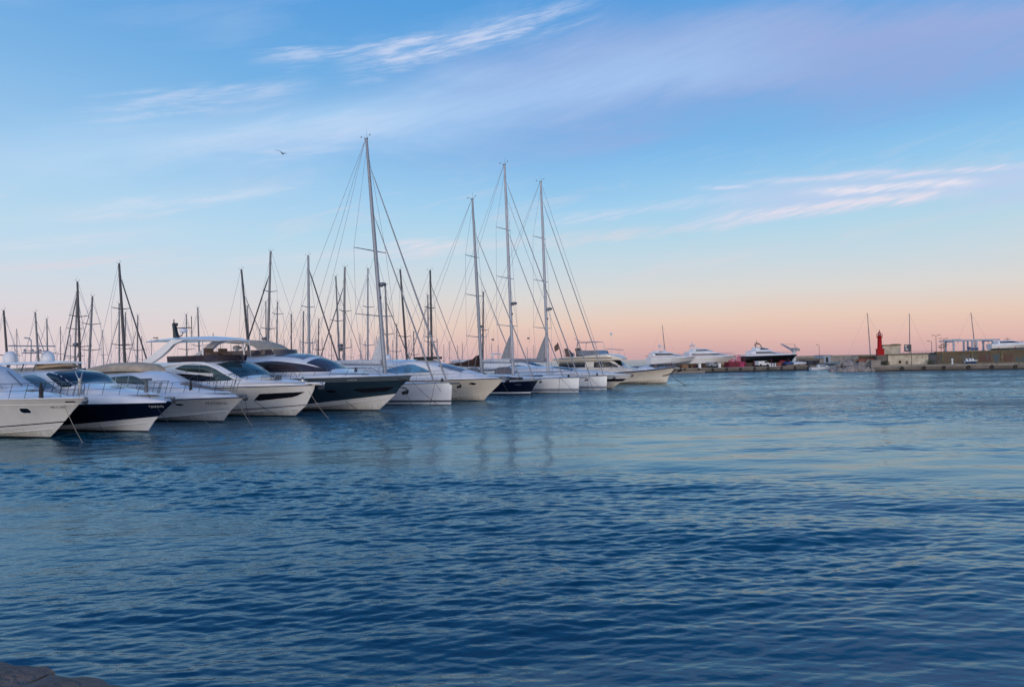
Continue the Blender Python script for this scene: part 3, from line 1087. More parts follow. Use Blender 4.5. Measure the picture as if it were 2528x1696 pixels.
# --- white coupe with beige canvas
def cruiser_canvas():
    b = boat('motor_cruiser', 'white coupe cruiser with black registration lettering and a beige canvas cover on its roof', 'boat', 550.4, 1041.0, group=ROW)
    H = Hull(13.5, 1.75, [(0, 1.18), (0.6, 1.26), (1, 1.38)], [(0, 0.02), (0.55, 0.14), (0.8, 0.36), (1, 0.62)], [(-.5, -.5), (0, 0), (0.6, 0.62), (1.38, 1.78)], flare=1.7)
    h = H.mesh([('chine', 0), (None, 0)], 1).build('hull', ['ivory_gelcoat', 'antifoul_and_shade'], b)
    H.line(lambda t: H.zc(t), 0.035, 0.2, 0.985).pieces('spray_rail', 'ivory_gelcoat', h)
    H.line(lambda t: H.zc(t) * .5 + .33 + .12 * t, 0.012, 0.2, 0.985).pieces('hull_groove', 'grey_stripe', h)
    H.line(lambda t: H.zs(t), 0.034).pieces('gunwale', 'dark_steel', h)
    lettering('PICK·DAM 63', 0.21, 0.10, 0.99, H, 'letter_black', h)
    H.patch(lambda x: .93 + .1 * abs(x + 2.25), lambda x: 1.05 - .1 * abs(x + 2.25), -2.5, -2.0, 6, 1).pieces('hawse_hole', 'rubber', h)
    moulding(H, 0.0, 0.36, 0.32, power=1.8).build('deck', 'deck_white', b)
    C = Cabin([(-12.5, 1.4, 1.5, 1.2, 2.6, 2.95), (-9, 1.42, 1.52, 1.24, 2.72, 3.0), (-6.9, 1.42, 1.54, 1.2, 2.75, 3.0), (-5.4, 1.4, 1.56, 1.12, 2.62, 2.88), (-3.8, 1.32, 1.58, 1.0, 2.2, 2.42), (-2.8, 1.2, 1.6, 0.95, 1.98, 2.14), (-1.0, 0.85, 1.62, 0.6, 1.78, 1.86), (0.6, 0.25, 1.62, 0.12, 1.64, 1.68)])
    c = C.mesh(36).build('superstructure', 'white_gelcoat', b)
    C.side(linear([(-9.0, 2.26), (-5.0, 2.14)]), pchip([(-9.0, 2.30), (-8.2, 2.60), (-6.6, 2.66), (-5.6, 2.46), (-5.0, 2.18)]), -9.0, -5.0).pieces('side_window', 'green_glass', c)
    m = MB()
    for x in (-7.9, -6.7):
        C.side(lambda q: 2.2, lambda q: 2.6, x, x + .05, 1, 4, .02, mb=m)
    m.pieces('window_mullion', 'white_gelcoat', c)
    C.top(-3.0, 0.2, linear([(-3.0, 0.55), (0.2, 0.14)]), off=0.03).build('sun_pad', 'taupe_pad', c)
    k = MB()
    rg = []
    for x, w, zb, zt in ((-12.2, .9, 2.9, 3.02), (-11.2, 1.15, 2.88, 3.28), (-9.6, 1.2, 2.9, 3.46), (-7.8, 1.15, 2.92, 3.48), (-6.6, 1.0, 2.92, 3.38), (-6.1, .8, 2.9, 3.05)):
        rg.append([(x, w * math.cos(a), zb + (zt - zb) * max(0, math.sin(a)) ** .6) for a in [math.pi * i / 10 for i in range(11)]])
    k.rings(rg)
    k.build('canvas_cover', 'beige_canvas', b, ang=60)
    g = MB().tube([(-14.0, -1.0, 3.05), (-11.5, -1.0, 3.12)], .07, 6).box((-12.4, -1.0, 3.05), (1.2, .5, .10))
    g.build('gangway', 'dark_steel', b)
    railing(H, 0.50, 0.95, 0.62, b, 7, dz=0.34, inset=-0.34, rake=0.32)
    anchor(b, 1.80, 1.46, 0.9)
    cleat(b, H, 0.8)
    MB().lathe((-1.7, -0.75, 1.55), [(0.085, 0), (0.09, 0.35), (0.065, 0.55), (0.03, 0.85), (0.0, 0.87)], 10).build('rolled_cover', 'rubber', b)
    return b

# --- white flybridge yacht with hardtop
def yacht_hardtop():
    b = boat('flybridge_yacht', 'white flybridge yacht with arched hardtop, black radar mast and wedge shaped hull window', 'boat', 711.4, 1029.4, group=ROW, push=0.5)
    H = Hull(17.5, 2.2, [(0, 1.70), (0.55, 1.80), (1, 1.90)], [(0, 0.02), (0.55, 0.14), (0.8, 0.38), (1, 0.66)], [(-.5, -.6), (0, 0), (0.62, 0.95), (1.55, 1.62), (1.80, 1.72), (1.9, 1.74)], flare=1.6)
    s0 = lambda t: 0.13 + 0.55 * max(0, (t - 0.45) / 0.55) ** 1.3
    h = H.mesh([(s0, 0), (lambda t: s0(t) + 0.05, 1), (None, 0)], 2)
    h = h.build('hull', ['ivory_gelcoat', 'black_stripe', 'antifoul_and_shade'], b)
    H.line(lambda t: H.zc(t) * .7, 0.03, 0.4, 0.985).pieces('spray_rail', 'ivory_gelcoat', h)
    H.line(lambda t: H.zs(t) - .02, 0.028).pieces('gunwale', 'dark_steel', h)
    H.patch(linear([(-2.3, 1.0), (-1.9, 0.98), (0.2, 1.16), (0.55, 1.24), (1.12, 1.47)]), linear([(-2.3, 1.02), (-1.7, 1.40), (1.12, 1.49)]), -2.3, 1.12, 24).pieces('hull_window', 'black_stripe', h)
    moulding(H, 0.0, 0.30, 0.30, power=2.2).build('deck', 'deck_white', b)
    C = Cabin([(-16, 1.85, 1.9, 1.75, 3.2, 3.45), (-9, 1.9, 1.95, 1.78, 3.35, 3.5), (-6.2, 1.9, 2.0, 1.75, 3.32, 3.5), (-5.0, 1.86, 2.02, 1.68, 3.16, 3.38), (-3.9, 1.78, 2.04, 1.55, 2.72, 2.95), (-3.0, 1.68, 2.05, 1.4, 2.36, 2.5), (-0.8, 1.2, 2.05, 0.9, 2.18, 2.26), (0.6, 0.6, 2.05, 0.4, 2.1, 2.14)])
    c = C.mesh(40).build('superstructure', 'white_gelcoat', b)
    C.top(-5.1, -3.05, linear([(-5.1, 1.50), (-3.05, 1.32)]), off=0.02).build('windscreen', 'teal_glass', c)
    C.side(lambda x: 2.30, lambda x: max(2.33, min(3.1, 3.1 - 0.5 * (x + 4.9))), -5.0, -3.4, off=0.022).pieces('windscreen_corner', 'teal_glass', c)
    sw = C.side(pchip([(-8.6, 3.0), (-7.2, 2.80), (-5.6, 2.70), (-4.1, 2.66)]), pchip([(-8.6, 3.06), (-7.6, 3.26), (-6.3, 3.28), (-5.0, 3.04), (-4.1, 2.72)]), -8.6, -4.1).pieces('side_window', 'green_glass', c)
    C.side(pchip([(-9.2, 2.66), (-7.4, 2.28), (-5.0, 2.20), (-3.6, 2.26)]), pchip([(-9.2, 2.72), (-7.4, 2.66), (-5.2, 2.50), (-3.6, 2.30)]), -9.2, -3.6).pieces('lower_window', 'smoked_glass', c)
    mu = MB()
    for x in (-7.5, -6.3, -5.2):
        C.side(lambda q: 2.72, lambda q: 3.22 - .12 * max(0, q + 6.2), x, x + .06, 1, 4, .022, mb=mu)
    mu.pieces('window_mullion', 'dark_steel', c)
    ar = MB()
    for sd in (-1, 1):
        pts = [(x, sd * (C.y(x, z) + .02), z) for x, z in ((-10.5, 3.1), (-8.8, 3.28), (-7.2, 3.34), (-6.0, 3.28), (-5.0, 3.06), (-4.1, 2.66), (-3.3, 2.34), (-2.6, 2.22))]
        fx, fz = pchip([(i, p[0]) for i, p in enumerate(pts)]), pchip([(i, p[2]) for i, p in enumerate(pts)])
        pts = [(fx(i / 4), sd * (C.y(fx(i / 4), fz(i / 4)) + .02), fz(i / 4)) for i in range(29)]
        ar.tube(pts, [.13 - .07 * i / 28 for i in range(29)], 8)
    ar.pieces('roof_pillar', 'white_gelcoat', c)
    # flybridge coaming of dark acrylic
    co = MB()
    path = [(-9.6, -1.68), (-7.5, -1.68), (-6.2, -1.55), (-5.5, -1.1), (-5.2, 0), (-5.5, 1.1), (-6.2, 1.55), (-7.5, 1.68), (-9.6, 1.68)]
    f1, f2 = pchip([(i, p[0]) for i, p in enumerate(path)]), pchip([(i, p[1]) for i, p in enumerate(path)])
    P = [(f1(i / 3), f2(i / 3)) for i in range(25)]
    co.sheet([[(x, y, 3.42), (x + .16 * (x > -6.5), y * 1.02, 3.82), (x + .1 * (x > -6.5), y * .985, 3.82), (x - .05, y * .97, 3.42)] for x, y in P])
    co.build('flybridge_coaming', 'bronze_glass', b)
    st = MB()
    st.box((-6.7, -.6, 3.75), (.6, .6, .5)).box((-6.95, -.6, 4.0), (.16, .6, .55)).box((-6.7, .5, 3.75), (.6, .6, .5)).box((-6.95, .5, 4.0), (.16, .6, .55)).box((-8.6, 1.1, 3.7), (2.0, .6, .5)).box((-8.6, 1.38, 3.95), (2.0, .14, .35))
    st.pieces('flybridge_seat', 'brown_cushion', b)
    ht = MB()
    rg = []
    for x, w, z, th in ((-12.3, 1.35, 4.86, .04), (-11.9, 1.6, 4.92, .10), (-9.0, 1.72, 5.02, .2), (-7.0, 1.70, 5.0, .22), (-5.8, 1.55, 4.9, .2), (-5.3, 1.25, 4.80, .12), (-5.1, 1.0, 4.74, .04)):
        rg.append([(x, -w, z - th * .6), (x, -w * .95, z - th), (x, 0, z - th + .04), (x, w * .95, z - th), (x, w, z - th * .6), (x, w * .8, z + .02), (x, 0, z + .08), (x, -w * .8, z + .02)])
    ht.rings(rg)
    hto = ht.build('hardtop', 'white_gelcoat', b)
    for sd in (-1, 1):
        lg = MB()
        prof = [((-12.4, 3.45), (-11.2, 3.42)), ((-11.6, 3.75), (-10.3, 3.78)), ((-10.6, 4.2), (-9.5, 4.2)), ((-9.7, 4.62), (-8.9, 4.58)), ((-9.1, 4.9), (-7.9, 4.82))]
        lg.rings([[(a[0], sd * 1.72, a[1]), (b_[0], sd * 1.72, b_[1]), (b_[0], sd * 1.50, b_[1]), (a[0], sd * 1.50, a[1])] for a, b_ in prof])
        lg.build('hardtop_arch', 'white_gelcoat', b, ang=60)
    for x, y in ((-6.5, -1.42), (-6.1, 1.42)):
        MB().tube([(x + .12, y, 3.5), (x, y, 4.86)], .045, 8).build('hardtop_post', 'white_gelcoat', b)
    m = MB()
    m.rings([[(-11.15, -.12, 4.95), (-10.7, -.12, 4.95), (-10.7, .12, 4.95), (-11.15, .12, 4.95)], [(-11.2, -.10, 5.5), (-10.92, -.10, 5.5), (-10.92, .10, 5.5), (-11.2, .10, 5.5)], [(-11.3, -.08, 6.05), (-11.06, -.08, 6.05), (-11.06, .08, 6.05), (-11.3, .08, 6.05)], [(-11.26, -.05, 6.12), (-11.1, -.05, 6.12), (-11.1, .05, 6.12), (-11.26, .05, 6.12)]])
    m.tube([(-11.2, 0, 6.1), (-11.2, 0, 6.36)], .04, 6).tube([(-11.0, 0, 5.75), (-9.5, .1, 5.74)], .035, 6).tube([(-10.9, 0, 5.1), (-10.4, 0, 5.25), (-10.25, 0, 5.45)], .035, 6)
    m.tube([(-9.5, .1, 4.95), (-9.5, .1, 6.5)], .03, 6).box((-10.95, 0, 6.0), (.22, .1, .2))
    mm = m.build('radar_mast', 'black_metal', b)
    MB().lathe((-10.2, 0, 5.42), [(.10, 0), (.24, .06), (.26, .16), (.2, .26), (.0, .30)], 14).build('radar_dome', 'dome_white', mm)
    MB().box((-11.9, -.9, 5.12), (.5, .06, .06)).tube([(-11.75, -.9, 4.92), (-11.75, -.9, 5.12)], .02, 5).build('horn', 'black_metal', b)
    MB().box((-3.0, 0, 2.52), (.05, .02, .02)).tube([(-4.6, -.5, 3.18), (-3.4, -.7, 2.72)], .018, 5).tube([(-4.6, .5, 3.18), (-3.4, .3, 2.72)], .018, 5).pieces('windscreen_wiper', 'black_metal', c)
    MB().box((-3.3, -1.0, 2.34), (.02, .02, .02)).box((-1.9, -0.2, 2.32), (1.9, 1.5, .10)).build('sun_pad', 'sail_white', b)
    railing(H, 0.52, 0.88, 0.55, b, 7, dz=0.26, inset=-0.24, rake=0.22, pulpit=False)
    rr = MB()
    for i, x in enumerate((-5.2, -4.8, -4.2, -3.6, -2.9)):
        y = -1.95
        rr.tube([(x, y, 2.0), (x + .25, y, 2.55), (x + .55, y, 2.62)], .02, 5)
    rr.pieces('grab_rail', 'dark_steel', b)
    pf = MB().box((1.75, 0, 2.0), (1.0, .62, .09)).box((2.0, 0, 1.93), (.7, .3, .08))
    pf.build('anchor_platform', 'deck_white', b)
    anchor(b, 2.15, 1.95, 1.1)
    MB().lathe((0.9, -.15, 2.1), [(.12, 0), (.12, .12), (.07, .16), (.1, .26), (0, .28)], 10).build('windlass', 'steel', b)
    cleat(b, H, 0.86)
    MB().box((-1.2, -.55, 2.42), (.2, .14, .18)).box((-.75, -.5, 2.38), (.28, .24, .24)).pieces('deck_fitting', 'dark_steel', b)
    return b

# --- teal hulled yacht
def yacht_teal():
    b = boat('flybridge_yacht', 'long dark teal hulled yacht with cream bottom and sloping bronze windows', 'boat', 934.6, 1013.2, group=ROW)
    H = Hull(20, 2.55, [(0, 2.02), (0.55, 2.14), (1, 2.26)], [(0, 0.02), (0.5, 0.06), (0.75, 0.30), (1, 0.98)], [(-.5, -.6), (0, 0), (1.05, 1.42), (1.7, 2.0), (2.05, 2.62), (2.26, 2.76)], flare=1.6)
    s0 = lambda t: 0.13 + 0.97 * max(0, (t - 0.52) / 0.48) ** 1.3
    e0 = lambda t: H.zs(t) - 0.27
    h = H.mesh([('chine', 1), (lambda t: max(s0(t), H.zc(t) + .03), 1), (lambda t: (s0(t) + e0(t)) / 2, 0), (e0, 0), (lambda t: e0(t) + .02, 3), (None, 2)], 4).build('hull', ['teal_gelcoat', 'ivory_gelcoat', 'slate_gelcoat', 'grey_stripe', 'antifoul_and_shade'], b)
    H.line(lambda t: H.zc(t) * .85, 0.035, 0.3, 0.985).pieces('spray_rail', 'ivory_gelcoat', h)
    H.line(lambda t: H.zs(t), 0.03).pieces('gunwale', 'slate_gelcoat', h)
    H.patch(pchip([(-3.3, 1.30), (-2.9, 1.20), (-2.5, 1.28)]), pchip([(-3.3, 1.32), (-2.9, 1.42), (-2.5, 1.32)]), -3.3, -2.5).pieces('hull_window', 'black_stripe', h)
    H.patch(linear([(-1.3, 1.37), (-0.7, 1.19), (0.9, 1.26), (1.45, 1.50)]), linear([(-1.3, 1.40), (-.9, 1.50), (1.2, 1.60), (1.45, 1.53)]), -1.3, 1.45, 22).pieces('hull_window', 'black_stripe', h)
    lettering('LA SOL MIA', 0.125, -0.95, 2.0, H, 'letter_white', h, name='name_lettering', slant=0.15)
    moulding(H, 0.0, 0.22, 0.42, power=1.6).build('deck', 'deck_white', b)
    C = Cabin([(-18, 2.0, 2.3, 1.85, 3.4, 3.9), (-11, 2.05, 2.35, 1.85, 3.5, 4.02), (-8.6, 2.05, 2.38, 1.8, 3.48, 3.98), (-6.4, 2.0, 2.4, 1.7, 3.38, 3.85), (-4.6, 1.85, 2.42, 1.5, 3.05, 3.42), (-3.2, 1.65, 2.44, 1.25, 2.68, 2.86), (-2.2, 1.4, 2.46, 1.0, 2.56, 2.64), (-0.4, 0.75, 2.46, 0.4, 2.50, 2.53)])
    c = C.mesh(40).build('superstructure', 'white_gelcoat', b)
    C.side(lambda x: 2.62, pchip([(-13.0, 3.0), (-10.4, 3.24), (-8.0, 3.40), (-5.6, 3.20), (-4.2, 2.95), (-3.0, 2.66)]), -13.0, -3.0, 30).pieces('side_window', 'bronze_glass', c)
    C.top(-5.0, -3.1, linear([(-5.0, 1.42), (-3.1, 1.18)]), off=0.02).build('windscreen', 'bronze_glass', c)
    C.top(-8.3, -5.5, linear([(-8.3, 1.25), (-5.5, 1.2)]), off=0.02).build('sun_roof', 'grey_glass', c)
    co = MB()
    path = [(-14.5, -1.5), (-11, -1.5), (-9, -1.35), (-8.1, -.8), (-7.9, 0), (-8.1, .8), (-9, 1.35), (-11, 1.5), (-14.5, 1.5)]
    f1, f2 = pchip([(i, p[0]) for i, p in enumerate(path)]), pchip([(i, p[1]) for i, p in enumerate(path)])
    co.sheet([[(f1(i / 3), f2(i / 3), 3.85), (f1(i / 3) - .08, f2(i / 3), 4.22), (f1(i / 3) - .14, f2(i / 3) * .97, 4.22), (f1(i / 3) - .1, f2(i / 3) * .96, 3.85)] for i in range(25)])
    co.build('flybridge_coaming', 'bronze_glass', b)
    bi = MB()
    rg = []
    for x, z, th in ((-15.0, 4.86, .04), (-14.4, 4.92, .1), (-12.4, 4.95, .12), (-11.2, 4.86, .12), (-10.2, 4.62, .12), (-9.4, 4.25, .12)):
        rg.append([(x, -1.45, z - th), (x, -1.3, z), (x, 0, z + .10), (x, 1.3, z), (x, 1.45, z - th), (x, 1.2, z - th), (x, 0, z - th + .08), (x, -1.2, z - th)])
    bi.rings(rg)
    bm_ = bi.build('bimini', 'beige_canvas', b, ang=50)
    q = MB()
    for x in (-14.2, -12.6):
        for sd in (-1, 1):
            q.tube([(x, sd * 1.3, 3.9), (x, sd * 1.35, 4.85)], .025, 6)
    q.pieces('bimini_frame', 'steel', bm_)
    sc = MB().lathe((-13.2, -.3, 4.0), [(.1, 0), (.1, .3), (.3, .4), (.34, .5), (.2, .62), (0, .66)], 12).tube([(-13.6, .5, 3.9), (-13.5, .4, 4.7)], .03, 6).tube([(-13.0, -.8, 3.9), (-13.2, -.6, 4.6)], .03, 6)
    sc.build('steering_console', 'dome_white', b)
    MB().tube([(-10.3, -1.5, 3.7), (-10.5, -1.5, 5.0)], .018, 5).build('whip_antenna', 'dome_white', b)
    MB().tube([(-8.4, -1.95, 2.5), (-8.2, -1.93, 3.05), (-8.1, -1.9, 3.2)], .02, 5).pieces('wiper_arm', 'black_metal', c)
    railing(H, 0.45, 0.92, 0.55, b, 9, dz=0.06, inset=-0.14, rake=0.34, pulpit=False)
    cd_ = MB()
    for k in range(3):
        x0 = -4.9 + k * .62
        cd_.tube([(x0 + .26 * math.cos(a), -1.45, 2.78 + .12 * math.sin(a)) for a in [i * math.pi / 6 for i in range(13)]], .016, 5, cap=False)
    cd_.pieces('coiled_rope', 'rope_dark', b)
    anchor(b, 2.1, 1.45, 1.3, 'black_metal', roller=False)
    MB().box((2.15, 0, 1.98), (.55, .5, .09)).box((1.9, -.35, 2.05), (.5, .06, .06)).build('bow_fairlead', 'black_metal', b)
    cleat(b, H, 0.88, 1.3)
    MB().lathe((-1.0, -1.0, 2.55), [(.1, 0), (.12, .1), (.06, .2), (.09, .3), (0, .32)], 10).build('windlass', 'dark_steel', b)
    return b

cruiser_porthole()
cruiser_navy()
cruiser_canvas()
yacht_hardtop()
yacht_teal()

# ------------------------------------------------------------------ sailing yachts of the row
def mast_gear(b, x, z0, top, r0, r1, spreaders, span, m='mast_pale', sweep=0.35, radar=None, shroud_x=-0.4, deck_y=1.6, deck_z=1.5, w='wire', wr=0.012, stays=(), backs=(), gear=True):
    """mast with spreaders, shrouds, stays and masthead instruments; top = (x, y, z)"""
    f = lambda z: (x + (top[0] - x) * (z - z0) / (top[2] - z0), (top[1] if len(top) > 2 else 0) * (z - z0) / (top[2] - z0))
    q = MB().tube([(f(z)[0], f(z)[1], z) for z in (z0, z0 + (top[2] - z0) * .55, top[2])], [r0, r0 * .93, r1], 12)
    mo = q.build('mast', m, b)
    sp = [deck_z]
    tips = {-1: [(x + shroud_x, -deck_y, deck_z)], 1: [(x + shroud_x, deck_y, deck_z)]}
    for i, z in enumerate(spreaders):
        k = span * (1 - 0.16 * i)
        for sd in (-1, 1):
            tip = (f(z)[0] - sweep, f(z)[1] + sd * k, z + .12)
            MB().tube([(f(z)[0], f(z)[1] + sd * r0 * .6, z), tip], [.045, .028], 6).build('spreader', m, mo)
            tips[sd].append(tip)
    for sd in (-1, 1):
        pts = tips[sd] + [(f(top[2] - .5)[0], f(top[2] - .5)[1], top[2] - .5)]
        MB().tube(pts, wr, 5).build('cap_shroud', w, b)
        if spreaders:
            MB().tube([(x + shroud_x * .6, sd * deck_y * .97, deck_z), (f(spreaders[0])[0], f(spreaders[0])[1], spreaders[0] - .1)], wr, 5).build('lower_shroud', w, b)
            if len(spreaders) > 1:
                MB().tube([tips[sd][1], (f(spreaders[1])[0], f(spreaders[1])[1], spreaders[1] - .1)], wr * .8, 5).build('diagonal_shroud', w, b)
    for zt, xl, ra, rb_, mm in stays:
        a = (f(zt)[0] + r0, f(zt)[1], zt)
        e = (xl, 0, deck_z + .12)
        mb = MB()
        pts = [tuple(a[k] + (e[k] - a[k]) * t for k in range(3)) for t in (0, .06, .5, .94, 1)]
        mb.tube(pts, [wr, ra, (ra + rb_) / 2, rb_, .05 if rb_ > .05 else rb_], 7)
        mb.build('furled_foresail' if rb_ > .03 else 'forestay', mm, b)
    for xl, yl, zl in backs:
        MB().tube([(f(top[2])[0] - r1, f(top[2])[1], top[2]), (xl, yl, zl)], wr * 1.1, 5).build('backstay', w, b)
    if gear:
        tx, ty, tz = f(top[2])[0], f(top[2])[1], top[2]
        k = 0.72 if gear is True else gear
        g = MB().box((tx - .03 * k, ty, tz + .03), (.42 * k, .12 * k, .12 * k)).tube([(tx, ty + .05, tz), (tx, ty + .05, tz + .95 * k)], .010 * k, 5)
        g.tube([(tx + .16 * k, ty, tz), (tx + .2 * k, ty, tz + .3 * k), (tx + .5 * k, ty, tz + .36 * k)], .014 * k, 5).tube([(tx - .15 * k, ty, tz), (tx - .3 * k, ty, tz + .28 * k), (tx - .62 * k, ty, tz + .30 * k)], .012 * k, 5)
        g.lathe((tx + .5 * k, ty, tz + .34 * k), [(.06 * k, 0), (.07 * k, .08 * k), (.0, .12 * k)], 8).add([(tx - .62 * k, ty, tz + .26 * k), (tx - .62 * k, ty, tz + .36 * k), (tx - .82 * k, ty + .02, tz + .40 * k), (tx - .82 * k, ty + .02, tz + .24 * k)], [(0, 1, 2, 3)])
        g.build('masthead_instruments', 'wire_dark', mo)
    if radar:
        fx, fy = f(radar)
        d = MB().box((fx + .22, fy, radar - .05), (.4, .12, .06)).lathe((fx + .42, fy, radar), [(.2, 0), (.3, .05), (.31, .16), (.2, .24), (0, .26)], 14)
        d.build('radar_dome', 'dark_steel', mo)
        MB().lathe((fx + r0 + .05, fy, radar - 1.0), [(.05, 0), (.08, .08), (.05, .2), (0, .22)], 8).build('mast_lamp', 'black_metal', mo)
    return mo, f

def boom_and_cover(b, x, z, length, r, m, rise=0.05, sail=None, sail_m='sail_white', alloy='mast_pale', stack=0.0, y=0.0):
    e = (x - length, y, z + length * rise)
    mo = MB().tube([(x - .1, 0, z), e], [.10, .085], 8).build('boom', alloy, b)
    if r:
        n = 12
        rg = []
        for i in range(n + 1):
            t = i / n
            px, pz, py = x - .15 - (length - .3) * t, z + .1 + length * rise * t, y * t
            rr = r * (1.0 - .45 * t) * (1 + .10 * math.sin(i * 2.1))
            hh = rr * (1.3 + stack * max(0, 1 - 1.5 * t) ** 1.7)
            rg.append([(px, py + rr * math.cos(a), pz + (hh if math.sin(a) > 0 else rr * .5) * math.sin(a)) for a in [2 * math.pi * k / 10 for k in range(10)]])
        MB().rings(rg).build('sail_cover', m, mo, ang=60)
    if sail:
        w, h = sail
        s = MB()
        nn = 8
        rg = []
        for i in range(nn + 1):
            t = i / nn
            zz = z + .35 + h * t
            ww = max(.02, w * (1 - t) ** .85)
            th = .05 + .05 * (1 - t)
            rg.append([(x - .12 - ww * k, th * math.sin(k * math.pi) + .02 * sg, zz - .06 * k) for k, sg in ((0, 1), (.3, 1), (.65, 1), (1, 1), (.65, -1), (.3, -1))])
        s.rings(rg)
        s.build('mainsail_head', sail_m, mo, ang=60)
    return mo

def sailing_hull(b, L, half, sheer, stem, hull_m, bottom_m, stripe_m, s_lo, s_hi, tm=0.42):
    H = Hull(L, half, sheer, [(0, .05), (1, .04)], stem, tm=tm, flare=1.15, chine_w=0.86, p=2.0, q=0.95, cp=1.8, stern=.8, keel=-.5)
    h = H.mesh([('chine', 1), (lambda t: s_lo, 2), (lambda t: s_hi, 3), (None, 0)], 0).build('hull', [hull_m, 'antifoul_and_shade', bottom_m, stripe_m], b)
    H.line(lambda t: H.zs(t), 0.03).pieces('toe_rail', 'mast_alloy', h)
    H.deck(0.0, 0.10, 0.02).build('deck', 'deck_white', b)
    return H, h

def coachroof(b, H, x0, x1, w, z, h, m='white_gelcoat', glass='smoked_glass'):
    C = Cabin([(x0, w, z - .1, w * .9, z + h, z + h + .12), ((x0 * 2 + x1) / 3, w, z - .1, w * .88, z + h * .95, z + h * 1.2 + .05), ((x0 + 2 * x1) / 3, w * .85, z - .1, w * .7, z + h * .6, z + h * .8), (x1, w * .35, z - .1, w * .2, z + .02, z + .05)])
    c = C.mesh(20, 0).build('coachroof', m, b)
    a, e = x0 + .4, x0 + (x1 - x0) * .55
    C.side(lambda x: z + h * .30, lambda x: z + h * .72, a, e, 10, 2, .012).pieces('cabin_window', glass, c)
    C.top(x0 + (x1 - x0) * .6, x0 + (x1 - x0) * .66, lambda x: .28, 3, 3, .02).build('deck_hatch', 'smoked_glass', c)
    return C, c

def sail_white_plumb():
    b = boat('sailing_yacht', 'white plumb bowed sailing yacht beside the teal hull, carrying the tallest mast of all', 'boat', 1113.5, 999.5, group='sailing yachts moored bow out in the row')
    H, h = sailing_hull(b, 17.5, 2.1, [(0, 1.35), (.6, 1.48), (1, 1.62)], [(-.5, -.5), (-.1, -.04), (0, 0), (1.62, .13)], 'white_gelcoat', 'white_gelcoat', 'dark_steel', .20, .34)
    coachroof(b, H, -11.5, -4.2, 1.25, 1.52, .42)
    mast_gear(b, -6.0, 1.9, (-7.4, 0, 20.4), .165, .10, (6.7, 11.7), 2.2, 'mast_alloy', .5, radar=9.0, deck_y=1.9, deck_z=1.6, wr=.013,
              stays=((18.2, -.35, .035, .085, 'sail_grey'), (14.4, -1.5, .03, .075, 'sail_grey')), backs=((-17.0, -1.2, 1.5), (-17.0, 1.2, 1.5), (-12.5, -1.7, 1.5)))
    boom_and_cover(b, -6.2, 3.0, 7.4, .24, 'sail_white', .02, (1.0, 2.2), 'sail_white')
    railing(H, .35, .97, .62, b, 9, inset=-.08, rake=.0, m='steel', r=.014)
    lb = MB()
    for k in range(14):
        a0, a1 = 2 * math.pi * k / 14, 2 * math.pi * (k + 1) / 14
        lb.tube([(-14.2 + .42 * math.cos(a), -1.2, 2.5 + .42 * math.sin(a)) for a in (a0, a1)], .05, 6)
    lb.build('steering_wheel', 'rubber', b)
    dg = MB()
    dg.rings([[(x, 1.25 * math.cos(a), 1.85 + hh * math.sin(a) ** .7) for a in [math.pi * i / 8 for i in range(9)]] for x, hh in ((-13.2, .95), (-12.3, 1.0), (-11.6, .7), (-11.0, .1))])
    dg.build('sprayhood', 'taupe_pad', b, ang=60)
    anchor(b, .62, 1.52, 1.0, 'black_metal')
    MB().lathe((-.6, -.2, 1.68), [(.13, 0), (.13, .1), (.07, .14), (.1, .22), (0, .24)], 10).build('windlass', 'black_metal', b)
    cleat(b, H, .9)

